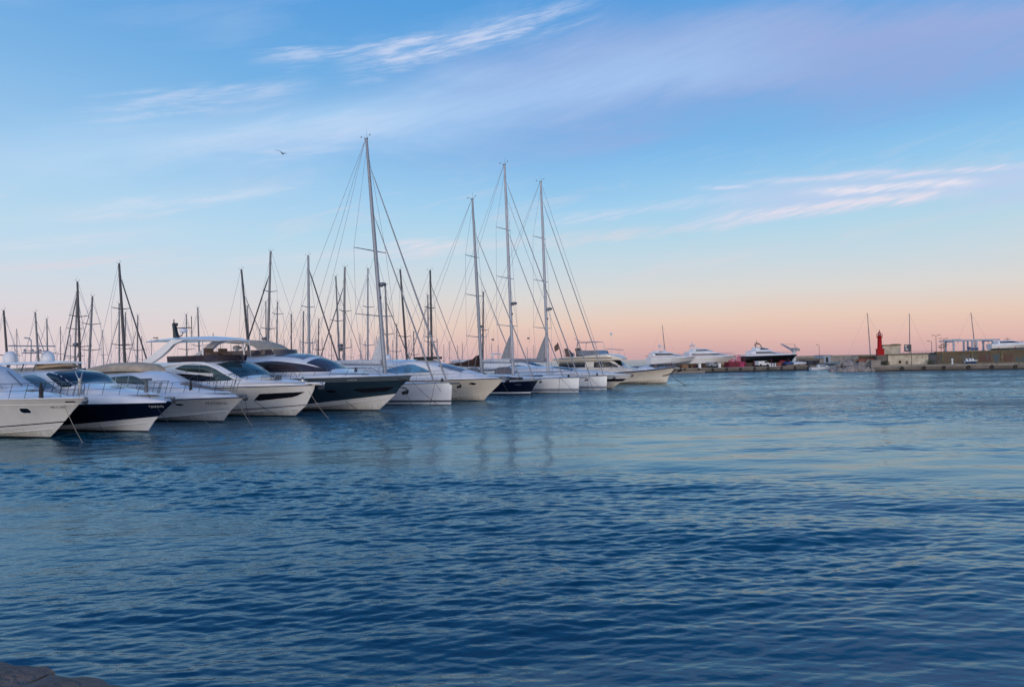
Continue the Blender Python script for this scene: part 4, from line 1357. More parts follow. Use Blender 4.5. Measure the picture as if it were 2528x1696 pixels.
def cruiser_cream():
    b = boat('motor_cruiser', 'cream hulled coupe cruiser with pale blue arched side window and one dark porthole', 'boat', 1194.4, 989.7, group=ROW)
    H = Hull(14, 2.0, [(0, 1.55), (.6, 1.66), (1, 1.75)], [(0, .02), (.55, .14), (.8, .40), (1, .70)], [(-.5, -.5), (0, 0), (.5, .45), (1.2, 1.35), (1.75, 1.88)], flare=1.6)
    h = H.mesh([('chine', 0), (None, 0)], 1).build('hull', ['cream_gelcoat', 'antifoul_and_shade'], b)
    H.line(lambda t: H.zc(t) * .8, .03, .3, .985).pieces('spray_rail', 'cream_gelcoat', h)
    H.line(lambda t: H.zs(t), .032).pieces('gunwale', 'dark_steel', h)
    H.patch(pchip([(-.75, 1.37), (-.45, 1.28), (-.15, 1.37)]), pchip([(-.75, 1.39), (-.45, 1.46), (-.15, 1.39)]), -.75, -.15, 10).pieces('porthole', 'smoked_glass', h)
    moulding(H, 0, .26, .28, power=2).build('deck', 'deck_white', b)
    C = Cabin([(-13, 1.6, 1.8, 1.45, 3.05, 3.35), (-9, 1.65, 1.82, 1.5, 3.12, 3.42), (-5.4, 1.62, 1.84, 1.42, 3.1, 3.38), (-4.2, 1.55, 1.86, 1.32, 2.85, 3.1), (-2.7, 1.42, 1.88, 1.12, 2.48, 2.76), (-1.2, 1.15, 1.9, .85, 2.18, 2.4), (.2, .6, 1.92, .35, 1.98, 2.02)])
    c = C.mesh(36).build('superstructure', 'white_gelcoat', b)
    C.side(linear([(-8.8, 2.42), (-7.6, 2.26), (-4.0, 2.32)]), pchip([(-8.8, 2.46), (-7.4, 2.80), (-5.9, 2.98), (-4.9, 2.72), (-4.0, 2.36)]), -8.8, -4.0, 24).pieces('side_window', 'blue_cover', c)
    C.top(-3.6, -1.5, linear([(-3.6, 1.05), (-1.5, .85)]), off=.02).build('windscreen', 'grey_glass', c)
    MB().box((-5.3, 0, 3.46), (1.5, 1.8, .2)).build('roof_hatch', 'black_metal', c)
    dm = MB().lathe((-9.6, 0, 3.4), [(.2, 0), (.34, .05), (.34, .3), (.2, .42), (0, .45)], 14)
    dm.build('radar_dome', 'dome_white', b)
    railing(H, .5, .94, .55, b, 6, dz=.22, inset=-.24, rake=.2, m='steel', r=.014)
    anchor(b, 2.05, 1.72, 1.0, 'black_metal')
    cleat(b, H, .85)

def sail_navy():
    b = boat('sailing_yacht', 'navy hulled sailing yacht with white boot stripe and brown cover on its boom', 'boat', 1307.2, 974.0, group='sailing yachts moored bow out in the row')
    H, h = sailing_hull(b, 15, 1.65, [(0, 1.0), (.6, 1.08), (1, 1.28)], [(-.5, -.5), (0, 0), (1.28, .93)], 'navy_gelcoat', 'navy_gelcoat', 'white_gelcoat', .10, .24)
    coachroof(b, H, -9.5, -2.6, 1.15, 1.15, .5)
    mast_gear(b, -5.1, 1.6, (-5.75, 0, 18.5), .155, .09, (5.4, 9.3, 13.0), 1.75, 'mast_alloy', .35, deck_y=1.4, deck_z=1.2, wr=.013,
              stays=((15.2, .55, .03, .06, 'sail_grey'), (11.6, -.9, .025, .05, 'sail_grey')), backs=((-14.6, -.8, 1.2), (-14.6, .8, 1.2)))
    boom_and_cover(b, -5.2, 2.6, 4.6, .22, 'sail_brown', .03, (.30, .7), 'sail_brown', stack=3.6)
    dg = MB()
    dg.rings([[(x, 1.1 * math.cos(a), 1.4 + hh * math.sin(a) ** .7) for a in [math.pi * i / 8 for i in range(9)]] for x, hh in ((-10.6, .95), (-9.6, 1.0), (-8.9, .6), (-8.4, .1))])
    dg.build('sprayhood', 'teal_gelcoat', b, ang=60)
    railing(H, .35, .96, .6, b, 8, inset=-.08, rake=.0, m='steel', r=.014)
    anchor(b, 1.05, 1.28, .8, 'black_metal')
    lettering('BREZZA', .16, -.9, .86, H, 'grey_glass', h, name='name_lettering')
    dk = MB().box((-1.4, 0, 1.46), (1.2, .5, .22))
    dk.build('folded_dinghy', 'rubber', b)

def sail_white_tall(name, label, px, py, mx, mtop, spr, radar, stays, L=17, half=1.85, flag=None, sail=(1.15, 2.4), boom_m='sail_white', boom_len=7.2):
    b = boat(name, label, 'boat', px, py, group='sailing yachts moored bow out in the row')
    H, h = sailing_hull(b, L, half, [(0, 1.2), (.6, 1.3), (1, 1.42)], [(-.5, -.5), (-.1, -.03), (0, 0), (1.42, .07)], 'white_gelcoat', 'white_gelcoat', 'grey_stripe', .12, .40)
    coachroof(b, H, -11.0, -3.0, 1.15, 1.32, .36, glass='blue_glass')
    mast_gear(b, mx, 1.65, (mtop[0], 0, mtop[1]), .155, .10, spr, 2.0, 'mast_pale', .45, radar=radar, deck_y=1.65, deck_z=1.38, wr=.013,
              stays=stays, backs=((-L + .4, -1.0, 1.3), (-L + .4, 1.0, 1.3)))
    boom_and_cover(b, mx - .15, 2.95, boom_len, .22, boom_m, .02, sail, 'sail_grey')
    railing(H, .35, .97, .6, b, 8, inset=-.08, rake=.0, m='steel', r=.014)
    dg = MB()
    dg.rings([[(x, 1.15 * math.cos(a), 1.5 + hh * math.sin(a) ** .7) for a in [math.pi * i / 8 for i in range(9)]] for x, hh in ((-12.4, .95), (-11.4, 1.0), (-10.8, .6), (-10.3, .1))])
    dg.build('sprayhood', 'taupe_pad', b, ang=60)
    anchor(b, .7, 1.36, .9, 'dark_steel')
    MB().lathe((-.9, -.2, 1.46), [(.13, 0), (.13, .1), (.07, .14), (.1, .22), (0, .24)], 10).build('windlass', 'black_metal', b)
    cleat(b, H, .9)
    if flag:
        x, y, z = flag
        MB().box((x, y, z), (.26, .02, .17)).tube([(x + .14, y, z - .5), (x + .14, y, z + 1.0)], .008, 4).build('flag', 'wire_dark', b)
    return b

def cruiser_blue_glass():
    b = boat('motor_cruiser', 'white motor cruiser with long dark blue windscreen between the two white sailing yachts', 'boat', 1404, 956, group=ROW)
    H = Hull(14, 1.7, [(0, 1.35), (.6, 1.45), (1, 1.55)], [(0, .02), (.55, .12), (.8, .36), (1, .6)], [(-.5, -.5), (0, 0), (1.55, 1.6)], flare=1.6)
    h = H.mesh([('chine', 0), (None, 0)], 1).build('hull', ['white_gelcoat', 'antifoul_and_shade'], b)
    H.line(lambda t: H.zs(t), .03).pieces('gunwale', 'dark_steel', h)
    moulding(H, 0, .24, .28).build('deck', 'deck_white', b)
    C = Cabin([(-12, 1.4, 1.6, 1.25, 3.0, 3.3), (-8, 1.42, 1.62, 1.25, 3.1, 3.4), (-6, 1.4, 1.64, 1.15, 2.95, 3.2), (-3.4, 1.25, 1.66, .95, 2.35, 2.55), (-1.6, .95, 1.68, .65, 1.95, 2.1), (0, .45, 1.7, .25, 1.78, 1.8)])
    c = C.mesh(30).build('superstructure', 'white_gelcoat', b)
    C.side(lambda x: 1.95, pchip([(-8, 2.2), (-6.4, 2.62), (-4.6, 2.44), (-2.8, 2.0)]), -8, -2.8).pieces('side_window', 'blue_glass', c)
    C.top(-5.4, -2.4, linear([(-5.4, .95), (-2.4, .7)]), off=.02).build('windscreen', 'blue_glass', c)
    MB().tube([(-9, -1.1, 3.1), (-9.6, -1.0, 4.0), (-9.6, 1.0, 4.0), (-9, 1.1, 3.1)], .07, 8).build('radar_arch', 'white_gelcoat', b)
    railing(H, .5, .94, .5, b, 6, dz=.2, inset=-.22, m='steel', r=.014)

def cruiser_black_stripe():
    b = boat('motor_cruiser', 'low white cruiser with black window stripe and raked white bow beside the trawler', 'boat', 1508.4, 959.2, group=ROW)
    H = Hull(14, 1.75, [(0, 1.5), (.5, 1.55), (1, 1.42)], [(0, .02), (.5, .12), (.8, .38), (1, .6)], [(-.5, -.5), (0, 0), (.55, .95), (1.0, 1.75), (1.42, 2.3)], flare=1.7)
    h = H.mesh([('chine', 0), (lambda t: .70 + .05 * t, 0), (lambda t: .98 + .04 * t, 1), (lambda t: 1.12 + .03 * t, 2), (None, 2)], 3).build('hull', ['cream_gelcoat', 'black_stripe', 'white_gelcoat', 'antifoul_and_shade'], b)
    H.line(lambda t: H.zs(t), .03).pieces('gunwale', 'white_gelcoat', h)
    moulding(H, 0, .22, .28).build('deck', 'deck_white', b)
    C = Cabin([(-12, 1.4, 1.7, 1.25, 2.3, 2.5), (-7, 1.4, 1.7, 1.2, 2.25, 2.45), (-4.5, 1.25, 1.7, 1.0, 2.0, 2.2), (-2, .9, 1.66, .6, 1.8, 1.9), (0, .4, 1.6, .2, 1.66, 1.7)])
    c = C.mesh(26).build('coachroof', 'white_gelcoat', b)
    C.top(-6.4, -4.0, lambda x: .95, off=.02).build('windscreen', 'blue_glass', c)
    railing(H, .5, .94, .5, b, 6, dz=.2, inset=-.22, m='steel', r=.014)
    anchor(b, 2.25, 1.45, .8)
    cleat(b, H, .85)

def trawler():
    b = boat('trawler_yacht', 'cream trawler yacht with high bow, black sheer line and cluttered upper bridge', 'boat', 1645.8, 946.5, group=ROW)
    H = Hull(16.5, 2.3, [(0, 1.35), (.55, 1.38), (.8, 1.58), (1, 1.98)], [(0, .02), (.55, .12), (.8, .36), (1, .7)], [(-.5, -.5), (0, 0), (.6, .15), (1.2, .5), (1.98, 1.15)], flare=2.0)
    h = H.mesh([('chine', 0), (None, 0)], 1).build('hull', ['cream_gelcoat', 'antifoul_and_shade'], b)
    H.line(lambda t: H.zs(t) - .02, .06, off=.01).pieces('rubbing_strake', 'black_stripe', h)
    H.line(lambda t: H.zc(t), .03, .2, .98).pieces('spray_rail', 'cream_gelcoat', h)
    H.deck(-.04, .10).build('deck', 'deck_white', b)
    C = Cabin([(-14, 1.9, 1.35, 1.85, 2.95, 3.0), (-8.0, 1.9, 1.38, 1.82, 2.95, 3.0), (-6.6, 1.8, 1.42, 1.6, 2.9, 2.97), (-5.3, 1.6, 1.46, 1.3, 2.12, 2.22), (-3.6, 1.2, 1.5, .9, 1.78, 1.86), (-2.2, .7, 1.55, .4, 1.64, 1.68)])
    c = C.mesh(30).build('pilothouse', 'cream_gelcoat', b)
    C.side(lambda x: 2.15, lambda x: 2.85, -13.6, -9.95).pieces('saloon_window', 'smoked_glass', c)
    C.side(lambda x: 2.1, lambda x: max(2.13, min(2.85, 2.85 - .5 * (x + 6.9))), -8.75, -5.7).pieces('wheelhouse_window', 'smoked_glass', c)
    C.top(-6.5, -5.4, lambda x: 1.22, off=.02).build('windscreen', 'smoked_glass', c)
    F = Cabin([(-14.5, 1.9, 2.98, 2.05, 3.3, 3.36), (-10, 1.95, 2.98, 2.15, 3.55, 3.6), (-7.4, 1.85, 2.98, 2.0, 3.72, 3.78), (-6.2, 1.5, 2.98, 1.6, 3.55, 3.6), (-5.4, .9, 3.0, .95, 3.2, 3.24)])
    f = F.mesh(26).build('upper_bridge', 'cream_gelcoat', b)
    F.side(lambda x: 3.22, lambda x: 3.30, -13.5, -6.4, off=.016).pieces('bridge_stripe', 'black_stripe', f)
    ws = MB()
    ws.sheet([[(x, y, z) for x, z in ((-8.0, 3.7), (-8.5, 4.25))] for y in (-1.5, -.7, 0, .7, 1.5)])
    ws.sheet([[(x, -1.6, z) for x, z in ((a, 3.62), (a - .3, 4.2 + .03 * (-a - 8)))] for a in (-8.0, -9.0, -10.2, -11.0)])
    ws.sheet([[(x, 1.6, z) for x, z in ((a, 3.62), (a - .3, 4.2 + .03 * (-a - 8)))] for a in (-8.0, -9.0, -10.2, -11.0)])
    ws.build('bridge_windscreen', 'grey_glass', b)
    st = MB()
    for x, y in ((-12.6, -.9), (-11.6, .2), (-10.9, -.9)):
        st.rings([[(x - .35, y - .35, 3.5), (x + .35, y - .35, 3.5), (x + .35, y + .35, 3.5), (x - .35, y + .35, 3.5)], [(x - .4, y - .35, 4.0), (x + .3, y - .35, 3.95), (x + .3, y + .35, 3.95), (x - .4, y + .35, 4.0)], [(x - .55, y - .3, 4.55), (x - .25, y - .3, 4.6), (x - .25, y + .3, 4.6), (x - .55, y + .3, 4.55)]])
    st.pieces('bridge_seat', 'brown_cushion', b)
    fr = MB()
    for sd in (-1, 1):
        fr.tube([(-11.4, sd * 1.4, 3.55), (-11.2, sd * 1.4, 5.2), (-11.0, sd * 1.35, 5.3), (-9.0, sd * 1.3, 5.35), (-8.7, sd * 1.3, 5.2), (-8.6, sd * 1.3, 4.2)], .035, 6)
    fr.tube([(-11.1, -1.38, 5.28), (-11.1, 1.38, 5.28)], .03, 6).tube([(-8.9, -1.3, 5.33), (-8.9, 1.3, 5.33)], .03, 6)
    fr.build('bimini_frame', 'steel', b)
    MB().tube([(-13.6, -1.0, 3.4), (-13.9, -1.0, 4.6), (-14.2, -1.0, 5.4)], .06, 6).build('flag_pole', 'black_metal', b)
    mt = MB().tube([(-12.0, .8, 3.5), (-12.2, .8, 5.9)], .05, 6).box((-12.2, .8, 5.7), (.9, .06, .06), ry=.5)
    mt.build('antenna_mast', 'mast_alloy', b)
    lp = MB().tube([(-7.6, 1.2, 3.6), (-7.6, 1.2, 6.1)], .02, 6).lathe((-7.6, 1.2, 6.1), [(.03, 0), (.17, .22), (.12, .38), (0, .45)], 10)
    lp.build('light_pole', 'dome_white', b)
    kv = MB()
    kv.rings([[(x, w * math.cos(a), 3.6 + hh * max(0, math.sin(a)) ** .7) for a in [math.pi * i / 8 for i in range(9)]] for x, w, hh in ((-9.9, .3, .15), (-9.5, .5, .55), (-9.0, .55, .62), (-8.5, .4, .3))])
    kv.build('helm_cover', 'black_metal', b, ang=60)
    lr = MB().tube([(-13.4, .3, 3.75), (-12.5, .3, 3.75)], .26, 12)
    lr.build('life_raft', 'dome_white', b)
    fl = MB().add([(-14.2, -1.0, 5.3), (-14.7, -1.0, 4.9), (-14.6, -1.02, 4.2), (-14.0, -1.0, 4.5)], [(0, 1, 2, 3)])
    fl.build('furled_flag', 'brown_cushion', b)
    for x, y in ((-10.2, 1.2), (-8.9, -1.2)):
        MB().tube([(x, y, 3.6), (x - .1, y, 5.9)], .016, 5).build('whip_antenna', 'dome_white', b)
    rl = MB()
    for sd in (-1, 1):
        rl.tube([(-7.4, sd * 1.4, 3.7), (-7.3, sd * 1.4, 4.4), (-5.8, sd * .9, 4.2), (-5.7, sd * .9, 3.4)], .02, 5)
    rl.tube([(-7.3, -1.4, 4.4), (-7.3, 1.4, 4.4)], .02, 5).tube([(-5.8, -.9, 4.2), (-5.8, .9, 4.2)], .02, 5)
    rl.build('bridge_rail', 'steel', b)
    c3 = MB()
    c3.rings([[(x, w * math.cos(a), 1.55 + hh * math.sin(a)) for a in [math.pi * i / 8 for i in range(9)]] for x, w, hh in ((-3.4, .9, .5), (-2.6, .95, .62), (-1.7, .7, .45), (-1.2, .4, .1))])
    c3.build('foredeck_cover', 'dome_white', b, ang=60)
    railing(H, .55, .985, .62, b, 9, dz=.02, inset=-.08, rake=.1, m='steel', r=.016)
    anchor(b, 1.45, 1.85, 1.5, 'black_metal')
    MB().tube([(1.2, -.05, 1.75), (.75, -.12, 1.25), (.1, -.2, 1.0), (-.4, -.3, .95)], .06, 6).build('anchor_chain', 'black_metal', b)
    return b

sail_white_plumb()
cruiser_cream()
sail_navy()
sail_white_tall('sailing_yacht', 'white sailing yacht with pale boom and radar on its mast, next to the navy hull', 1428.4, 969.5, -7.0, (-7.5, 22.4), (6.5, 11.2, 16.0), 8.6,
                ((20.6, .0, .03, .06, 'sail_grey'), (19.0, -.6, .02, .02, 'wire'), (15.6, -1.6, .03, .055, 'sail_grey')), flag=(-8.3, -1.6, 5.2))
sail_white_tall('sailing_yacht', 'last white sailing yacht of the row with slim pale mast and raised grey sail head', 1497.5, 963.0, -6.5, (-6.9, 21.7), (6.4, 11.3, 15.8), 8.3,
                ((21.2, -.05, .02, .02, 'wire'), (19.6, -.3, .03, .055, 'sail_grey'), (15.2, -1.8, .03, .05, 'sail_grey')), flag=(-7.9, -1.6, 5.4), half=1.75, boom_m='sail_grey', boom_len=6.4)
cruiser_blue_glass()
cruiser_black_stripe()
trawler()

# ------------------------------------------------------------------ mooring lines
def rope(a, e, m, label, sag=0.12, r=0.014):
    a, e = Vector(a), Vector(e)
    e.z = -0.15
    pts = []
    for i in range(9):
        t = i / 8
        p = a.lerp(e, t)
        p.z -= sag * math.sin(math.pi * t)
        pts.append(p - a)
    o = MB().tube(pts, r, 6).build('mooring_line', m, loc=a)
    tag(o, label, 'rope', 'mooring lines running from the bows into the water')

def zpx(n, x, y):
    s, ox, oy = {1: (4.481, 0, 760), 2: (4.752, 360, 760), 3: (4.752, 700, 760), 4: (6.029, 1080, 760), 5: (6.874, 1360, 780)}[n]
    return x / s + ox, y / s + oy

def mooring(n, a, Y, e, m, label, sag=.1, r=.014):
    p = at(*zpx(n, *a), Y)
    q = ground(*zpx(n, *e))
    rope(p, q, m, label, sag, r)

mooring(1, (712, 1078), 32.3, (935, 1488), 'rope_pale', 'pale mooring line from the porthole cruiser down to the water')
mooring(1, (1640, 960), 35.1, (2010, 1400), 'rope_dark', 'dark mooring line hanging over the bow of the navy cruiser')
mooring(1, (1095, 1295), 35.4, (1210, 1385), 'rope_dark', 'short dark line crossing the white bottom of the navy cruiser', .03)
mooring(2, (1090, 1110), 40.3, (1285, 1405), 'rope_pale', 'pale mooring line from the bow roller of the canvas covered coupe')
mooring(2, (1165, 1080), 40.6, (1262, 1392), 'rope_dark', 'dark mooring line hanging below the anchor of the canvas covered coupe', .3)
mooring(2, (675, 1312), 40.6, (880, 1472), 'rope_pale', 'pale line leaving the waterline of the canvas covered coupe', .02)
mooring(2, (1265, 1090), 43.6, (1800, 1350), 'rope_dark', 'dark mooring line crossing the hull with the wedge shaped window')
mooring(3, (292, 972), 43.5, (556, 1302), 'rope_pale', 'pale mooring line from the anchor platform of the hardtop yacht')
mooring(3, (725, 1095), 46.6, (945, 1212), 'rope_dark', 'dark line crossing the cream bottom of the teal yacht', .03)
mooring(3, (1392, 905), 46.9, (1582, 1236), 'rope_dark', 'dark mooring line from under the bow of the teal yacht')
mooring(3, (1505, 865), 53.0, (1952, 1206), 'rope_dark', 'long dark mooring line slanting across the white plumb bowed yacht', .15)
mooring(3, (1775, 880), 52.2, (1715, 1142), 'rope_dark', 'line hanging almost straight down from the white plumb bow', .02)
mooring(3, (1778, 880), 52.2, (1958, 1118), 'rope_dark', 'line running from the white plumb bowed yacht towards its stem', .02)
mooring(4, (242, 1216), 57.2, (430, 1350), 'rope_dark', 'dark line low across the cream cruiser hull', .03)
mooring(4, (978, 1130), 64.5, (1095, 1290), 'rope_pale', 'pale mooring line against the navy sailing yacht hull', .04)
mooring(5, (155, 1045), 68.6, (485, 1336), 'rope_dark', 'dark line slanting down the white yacht next to the navy hull', .06)
mooring(5, (150, 1050), 68.6, (125, 1330), 'rope_dark', 'line hanging straight down the white yacht next to the navy hull', .02)
mooring(5, (650, 1030), 73.2, (915, 1262), 'rope_dark', 'dark line slanting down the last white sailing yacht of the row', .05)
mooring(5, (645, 1030), 73.2, (722, 1264), 'rope_dark', 'steeper dark line on the last white sailing yacht of the row', .03)
mooring(5, (640, 1030), 73.2, (612, 1264), 'rope_dark', 'line hanging straight down the last white sailing yacht of the row', .02)
mooring(5, (2045, 1005), 84.0, (2390, 1180), 'rope_dark', 'mooring line reaching out from the bow of the trawler yacht', .25, .03)

# ------------------------------------------------------------------ sailboats lying further back
def back_boat(label, t, bt, Y, r, m='mast_grey', bow=1, furl=None, group='sailboats on the pontoons behind the row', spr=(0.5,), span=1.0, cover='sail_white', near=True, extra=None):
    top, bot = at(*t, Y), at(*bt, Y)
    d = (top - bot) / (top.z - bot.z)
    base = bot + d * (1.35 - bot.z)
    hd = R(-30) if bow > 0 else R(150)
    b = thing('sailboat', label, 'boat', (base.x, base.y, 0), hd, group)
    v = top - base
    lx, ly = v.x * math.cos(-hd) - v.y * math.sin(-hd), v.x * math.sin(-hd) + v.y * math.cos(-hd)
    h = top.z
    L = max(7, min(15, h * .82))
    half = L * .155
    H = Hull(L, half, [(0, .95), (.6, 1.0), (1, 1.2)], [(0, .05), (1, .04)], [(-.5, -.5), (0, 0), (1.2, .6)], tm=.42, flare=1.15, chine_w=.86, p=2.0, q=.95, stern=.8)
    sh = Vector((L * .42, 0, 0))
    hm = H.mesh([('chine', 1), (lambda q: .16, 0), (lambda q: .28, 2), (None, 0)], 0)
    hm.v = [(p[0] + sh.x, p[1], p[2]) for p in hm.v]
    hm.build('hull', ['white_gelcoat', 'antifoul_and_shade', 'teal_gelcoat'], b)
    dk = H.deck(0, .08)
    dk.v = [(p[0] + sh.x, p[1], p[2]) for p in dk.v]
    dk.build('deck', 'deck_white', b)
    C = Cabin([(-L * .28, half * .62, .95, half * .52, 1.4, 1.5), (0, half * .6, .98, half * .45, 1.35, 1.45), (L * .22, half * .25, 1.0, half * .15, 1.1, 1.14)])
    c = C.mesh(10).build('coachroof', 'white_gelcoat', b)
    C.side(lambda x: 1.12, lambda x: 1.28, -L * .22, 0, 6, 1).pieces('cabin_window', 'smoked_glass', c)
    stays = []
    if furl:
        stays.append((h * (.97 if furl[0] > .9 else furl[0]), L * .42, furl[1], furl[1] * 1.25, furl[2]))
    else:
        stays.append((h * .96, L * .44, .016, .016, 'wire'))
    mo, f = mast_gear(b, 0, 1.35, (lx, ly, h), r, r * .72, [1.35 + (h - 1.35) * q for q in spr], span, m, .1, deck_y=half * .86, deck_z=1.0, w='wire', wr=.012, stays=stays,
                      backs=((-L * .56, 0, 1.0),), gear=.5 if near else False, radar=extra)
    boom_and_cover(b, -.1, 2.1, L * .33, .15, cover, .02, alloy=m)
    return b

BB = back_boat
BB('sailboat with dark mast rising beside the first white radar dome', (9, 768), (16, 862), 62, .10, 'mast_dark', 1, spr=(.45,))
BB('sailboat with grey mast rising between the two white radar domes', (87, 773), (95, 894), 66, .095, 'mast_grey', 1, (.8, .035, 'sail_grey'))
BB('short masted sailboat just past the second white radar dome', (115.5, 789), (117, 866), 74, .075, 'mast_grey', 1)
BB('sailboat with dark mast and furled foresail leaning over the antenna of the navy cruiser', (191, 697), (197, 875), 64, .11, 'mast_dark', -1, (.9, .05, 'mast_grey'), spr=(.4, .68), extra=5.2)
BB('two spreader sailboat whose mast stands next to the double dark mast', (190, 724), (185, 887), 72, .09, 'mast_grey', 1, spr=(.33, .62))
BB('sailboat with single grey mast before the beige canvas cover', (228, 733), (220, 902), 66, .105, 'mast_grey', -1, (.9, .03, 'sail_grey'), spr=(.42, .7))
BB('sailboat with tall thick dark mast and dark foresail behind the beige canvas cover', (294, 652), (308, 889), 63, .125, 'mast_dark', 1, (.9, .055, 'mast_dark'), spr=(.35, .64))
BB('sailboat with grey mast directly behind the tall thick dark mast', (294, 751), (294.5, 891), 78, .09, 'mast_grey', -1, (.85, .03, 'mast_grey'))
BB('short masted sailboat partly hidden by the dark foresail', (310, 773), (308, 880), 82, .085, 'mast_grey', 1, spr=(.5,))
BB('sailboat with mast just before the arch of the hardtop yacht', (340, 780), (339, 880), 80, .085, 'mast_grey', -1, (.85, .03, 'mast_grey'))
BB('sailboat with thin mast showing above the radar arm of the hardtop yacht', (460, 778), (461, 880), 78, .075, 'mast_grey', 1)
BB('sailboat with pale mast rising above the middle of the white hardtop', (488, 761), (492, 880), 80, .095, 'mast_grey', -1, spr=(.5,))
BB('sailboat with dark raked mast above the front edge of the white hardtop', (596, 667), (612, 844), 70, .12, 'mast_dark', 1, (.8, .035, 'mast_grey'), spr=(.36,))
BB('shorter masted sailboat close behind the dark raked mast', (610, 756), (615, 850), 84, .09, 'mast_grey', -1)
BB('sailboat with tall mast and dark foresail slanting towards the hardtop', (668, 622), (661, 861), 68, .125, 'mast_grey', -1, (.84, .06, 'mast_dark'), spr=(.42, .7), extra=5.5)
BB('sailboat with thin mast and top wind vane hugging the tall mast', (656, 746), (657, 860), 86, .08, 'mast_grey', 1)
BB('sailboat with grey mast and spreader joined to the tall mast beside it', (685, 747), (683, 859), 84, .095, 'mast_grey', -1, spr=(.3, .85))
BB('sailboat with thin dark mast above the roof hatch of the teal yacht', (719, 777), (719, 863), 84, .085, 'mast_dark', 1, spr=(.35,))
BB('sailboat with grey mast beside the thick pale mast above the teal yacht', (749, 770), (748, 871), 82, .10, 'mast_grey', -1, spr=(.3,))
BB('sailboat with thick pale mast and dark foresail slanting over the teal yacht', (761, 633), (763, 873), 68, .135, 'mast_alloy', 1, (.9, .06, 'mast_dark'), spr=(.32, .6))
BB('sailboat with dark mast crossed by the slanting dark foresail', (787, 789), (785.5, 880), 84, .08, 'mast_dark', -1)
BB('sailboat with grey leaning mast near the tallest mast, radar below its spreader', (829, 684), (838, 894), 74, .10, 'mast_grey', 1, (.9, .025, 'mast_grey'), spr=(.58,), extra=4.5)
BB('sailboat with dark topped mast and foresail slanting towards the teal yacht', (851, 661), (849, 894), 70, .125, 'mast_grey', -1, (.85, .05, 'mast_grey'), spr=(.3, .62), extra=4.8)
BB('sailboat with slim pale mast between dark masts, behind the tallest one', (908, 665), (908, 890), 74, .095, 'mast_alloy', -1, spr=(.32, .66))
BB('sailboat with brown mast hard behind the foot of the tallest mast', (951, 707), (957, 866), 66, .10, 'mast_grey', 1, (.85, .035, 'mast_dark'), spr=(.5,))
BB('sailboat with black mast standing between the pale foresails', (988, 667), (1004, 882), 70, .11, 'mast_dark', 1, spr=(.4,))
BB('sailboat with dark mast and furled foresail above the cream cruiser', (1062, 669), (1066, 882), 70, .115, 'mast_dark', 1, (.88, .03, 'mast_grey'), spr=(.35, .66))
BB('sailboat with shorter mast tight beside the dark mast above the cream cruiser', (1056, 730), (1057.5, 880), 80, .095, 'mast_grey', -1, (.9, .035, 'mast_grey'))
BB('sailboat with short grey mast above the long blue side window', (1021, 820), (1022, 880), 88, .085, 'mast_grey', -1)
BB('sailboat with thin mast before the black mast, radar at mid height', (979, 802), (979.5, 880), 84, .075, 'mast_grey', 1)
BB('sailboat with dark mast close behind the navy sailing yacht mast', (1193, 722), (1192, 872), 84, .10, 'mast_dark', -1, spr=(.55,), extra=7.0)

# small far masts, nothing tells them apart
FAR = 'thin far sailboat masts against the pink sky'
proto = BB('small far sailboat with thin mast low against the pink sky', (149, 806), (149.5, 872), 112, .07, 'mast_grey', 1, near=False, group=FAR, spr=(.5,), span=.8)
h0 = at(149, 806, 112).z
far_px = [(351, 830), (40, 812), (172, 826), (255, 815), (372, 838), (525, 822), (545, 832), (640, 812), (700, 838), (742, 840), (770, 836), (781, 837), (796, 834), (817, 826), (865, 836),
          (890, 823), (900, 842), (929, 830), (944, 838), (968, 840), (1008, 838), (1042, 846), (1078, 836), (1094, 850), (1110, 842), (1128, 852), (1140, 846), (1214, 846), (1228, 852), (1300, 858), (1318, 852), (1391, 862)]
for i, (px, py) in enumerate(far_px):
    Y = 104 + (i * 37 % 29)
    s = at(px, py, Y).z / h0
    g = at(px + .8, 872, Y)
    c = copy_tree(proto)
    c.location = (g.x, g.y, 0)
    c.rotation_euler = (0, 0, R(-30) if i % 3 else R(150))
    c.scale = (s, s, s)

# ------------------------------------------------------------------ gull
def gull():
    p = at(696.5, 379.5, 46)
    b = MB()
    # body, then the two bent wings as one skin
    prof = [(-.24, .008), (-.17, .03), (-.08, .055), (.02, .062), (.11, .05), (.17, .036), (.215, .034), (.25, .018), (.29, .004)]
    b.rings([[(x, r * math.cos(a), r * math.sin(a) * .9) for a in [2 * math.pi * k / 8 for k in range(8)]] for x, r in prof])
    for sd, pts in ((-1, [(0.02, 0.03, 0.02, .17), (.05, .20, .17, .16), (.0, .38, .20, .11), (-.10, .56, .15, .05), (-.17, .68, .08, .01)]), (1, [(0.02, .03, .02, .17), (.05, .22, .12, .16), (.02, .45, .10, .12), (-.08, .68, -.02, .06), (-.16, .84, -.12, .01)])):
        b.rings([[(x + c * .5, sd * y, z), (x, sd * y, z + .016), (x - c * .5, sd * y, z), (x, sd * y, z - .008)] for x, y, z, c in pts])
    b.rings([[(-.2, -.03, 0), (-.2, .03, 0), (-.2, .03, .012), (-.2, -.03, .012)], [(-.36, -.07, 0), (-.36, .07, 0), (-.36, .07, .01), (-.36, -.07, .01)]])
    o = b.build('gull', 'bird_dark', loc=p)
    o.rotation_euler = (R(32), R(10), R(78))
    o.scale = (.62, .62, .62)
    tag(o, 'dark gull gliding alone in the open sky beside the tallest mast', 'bird')

gull()

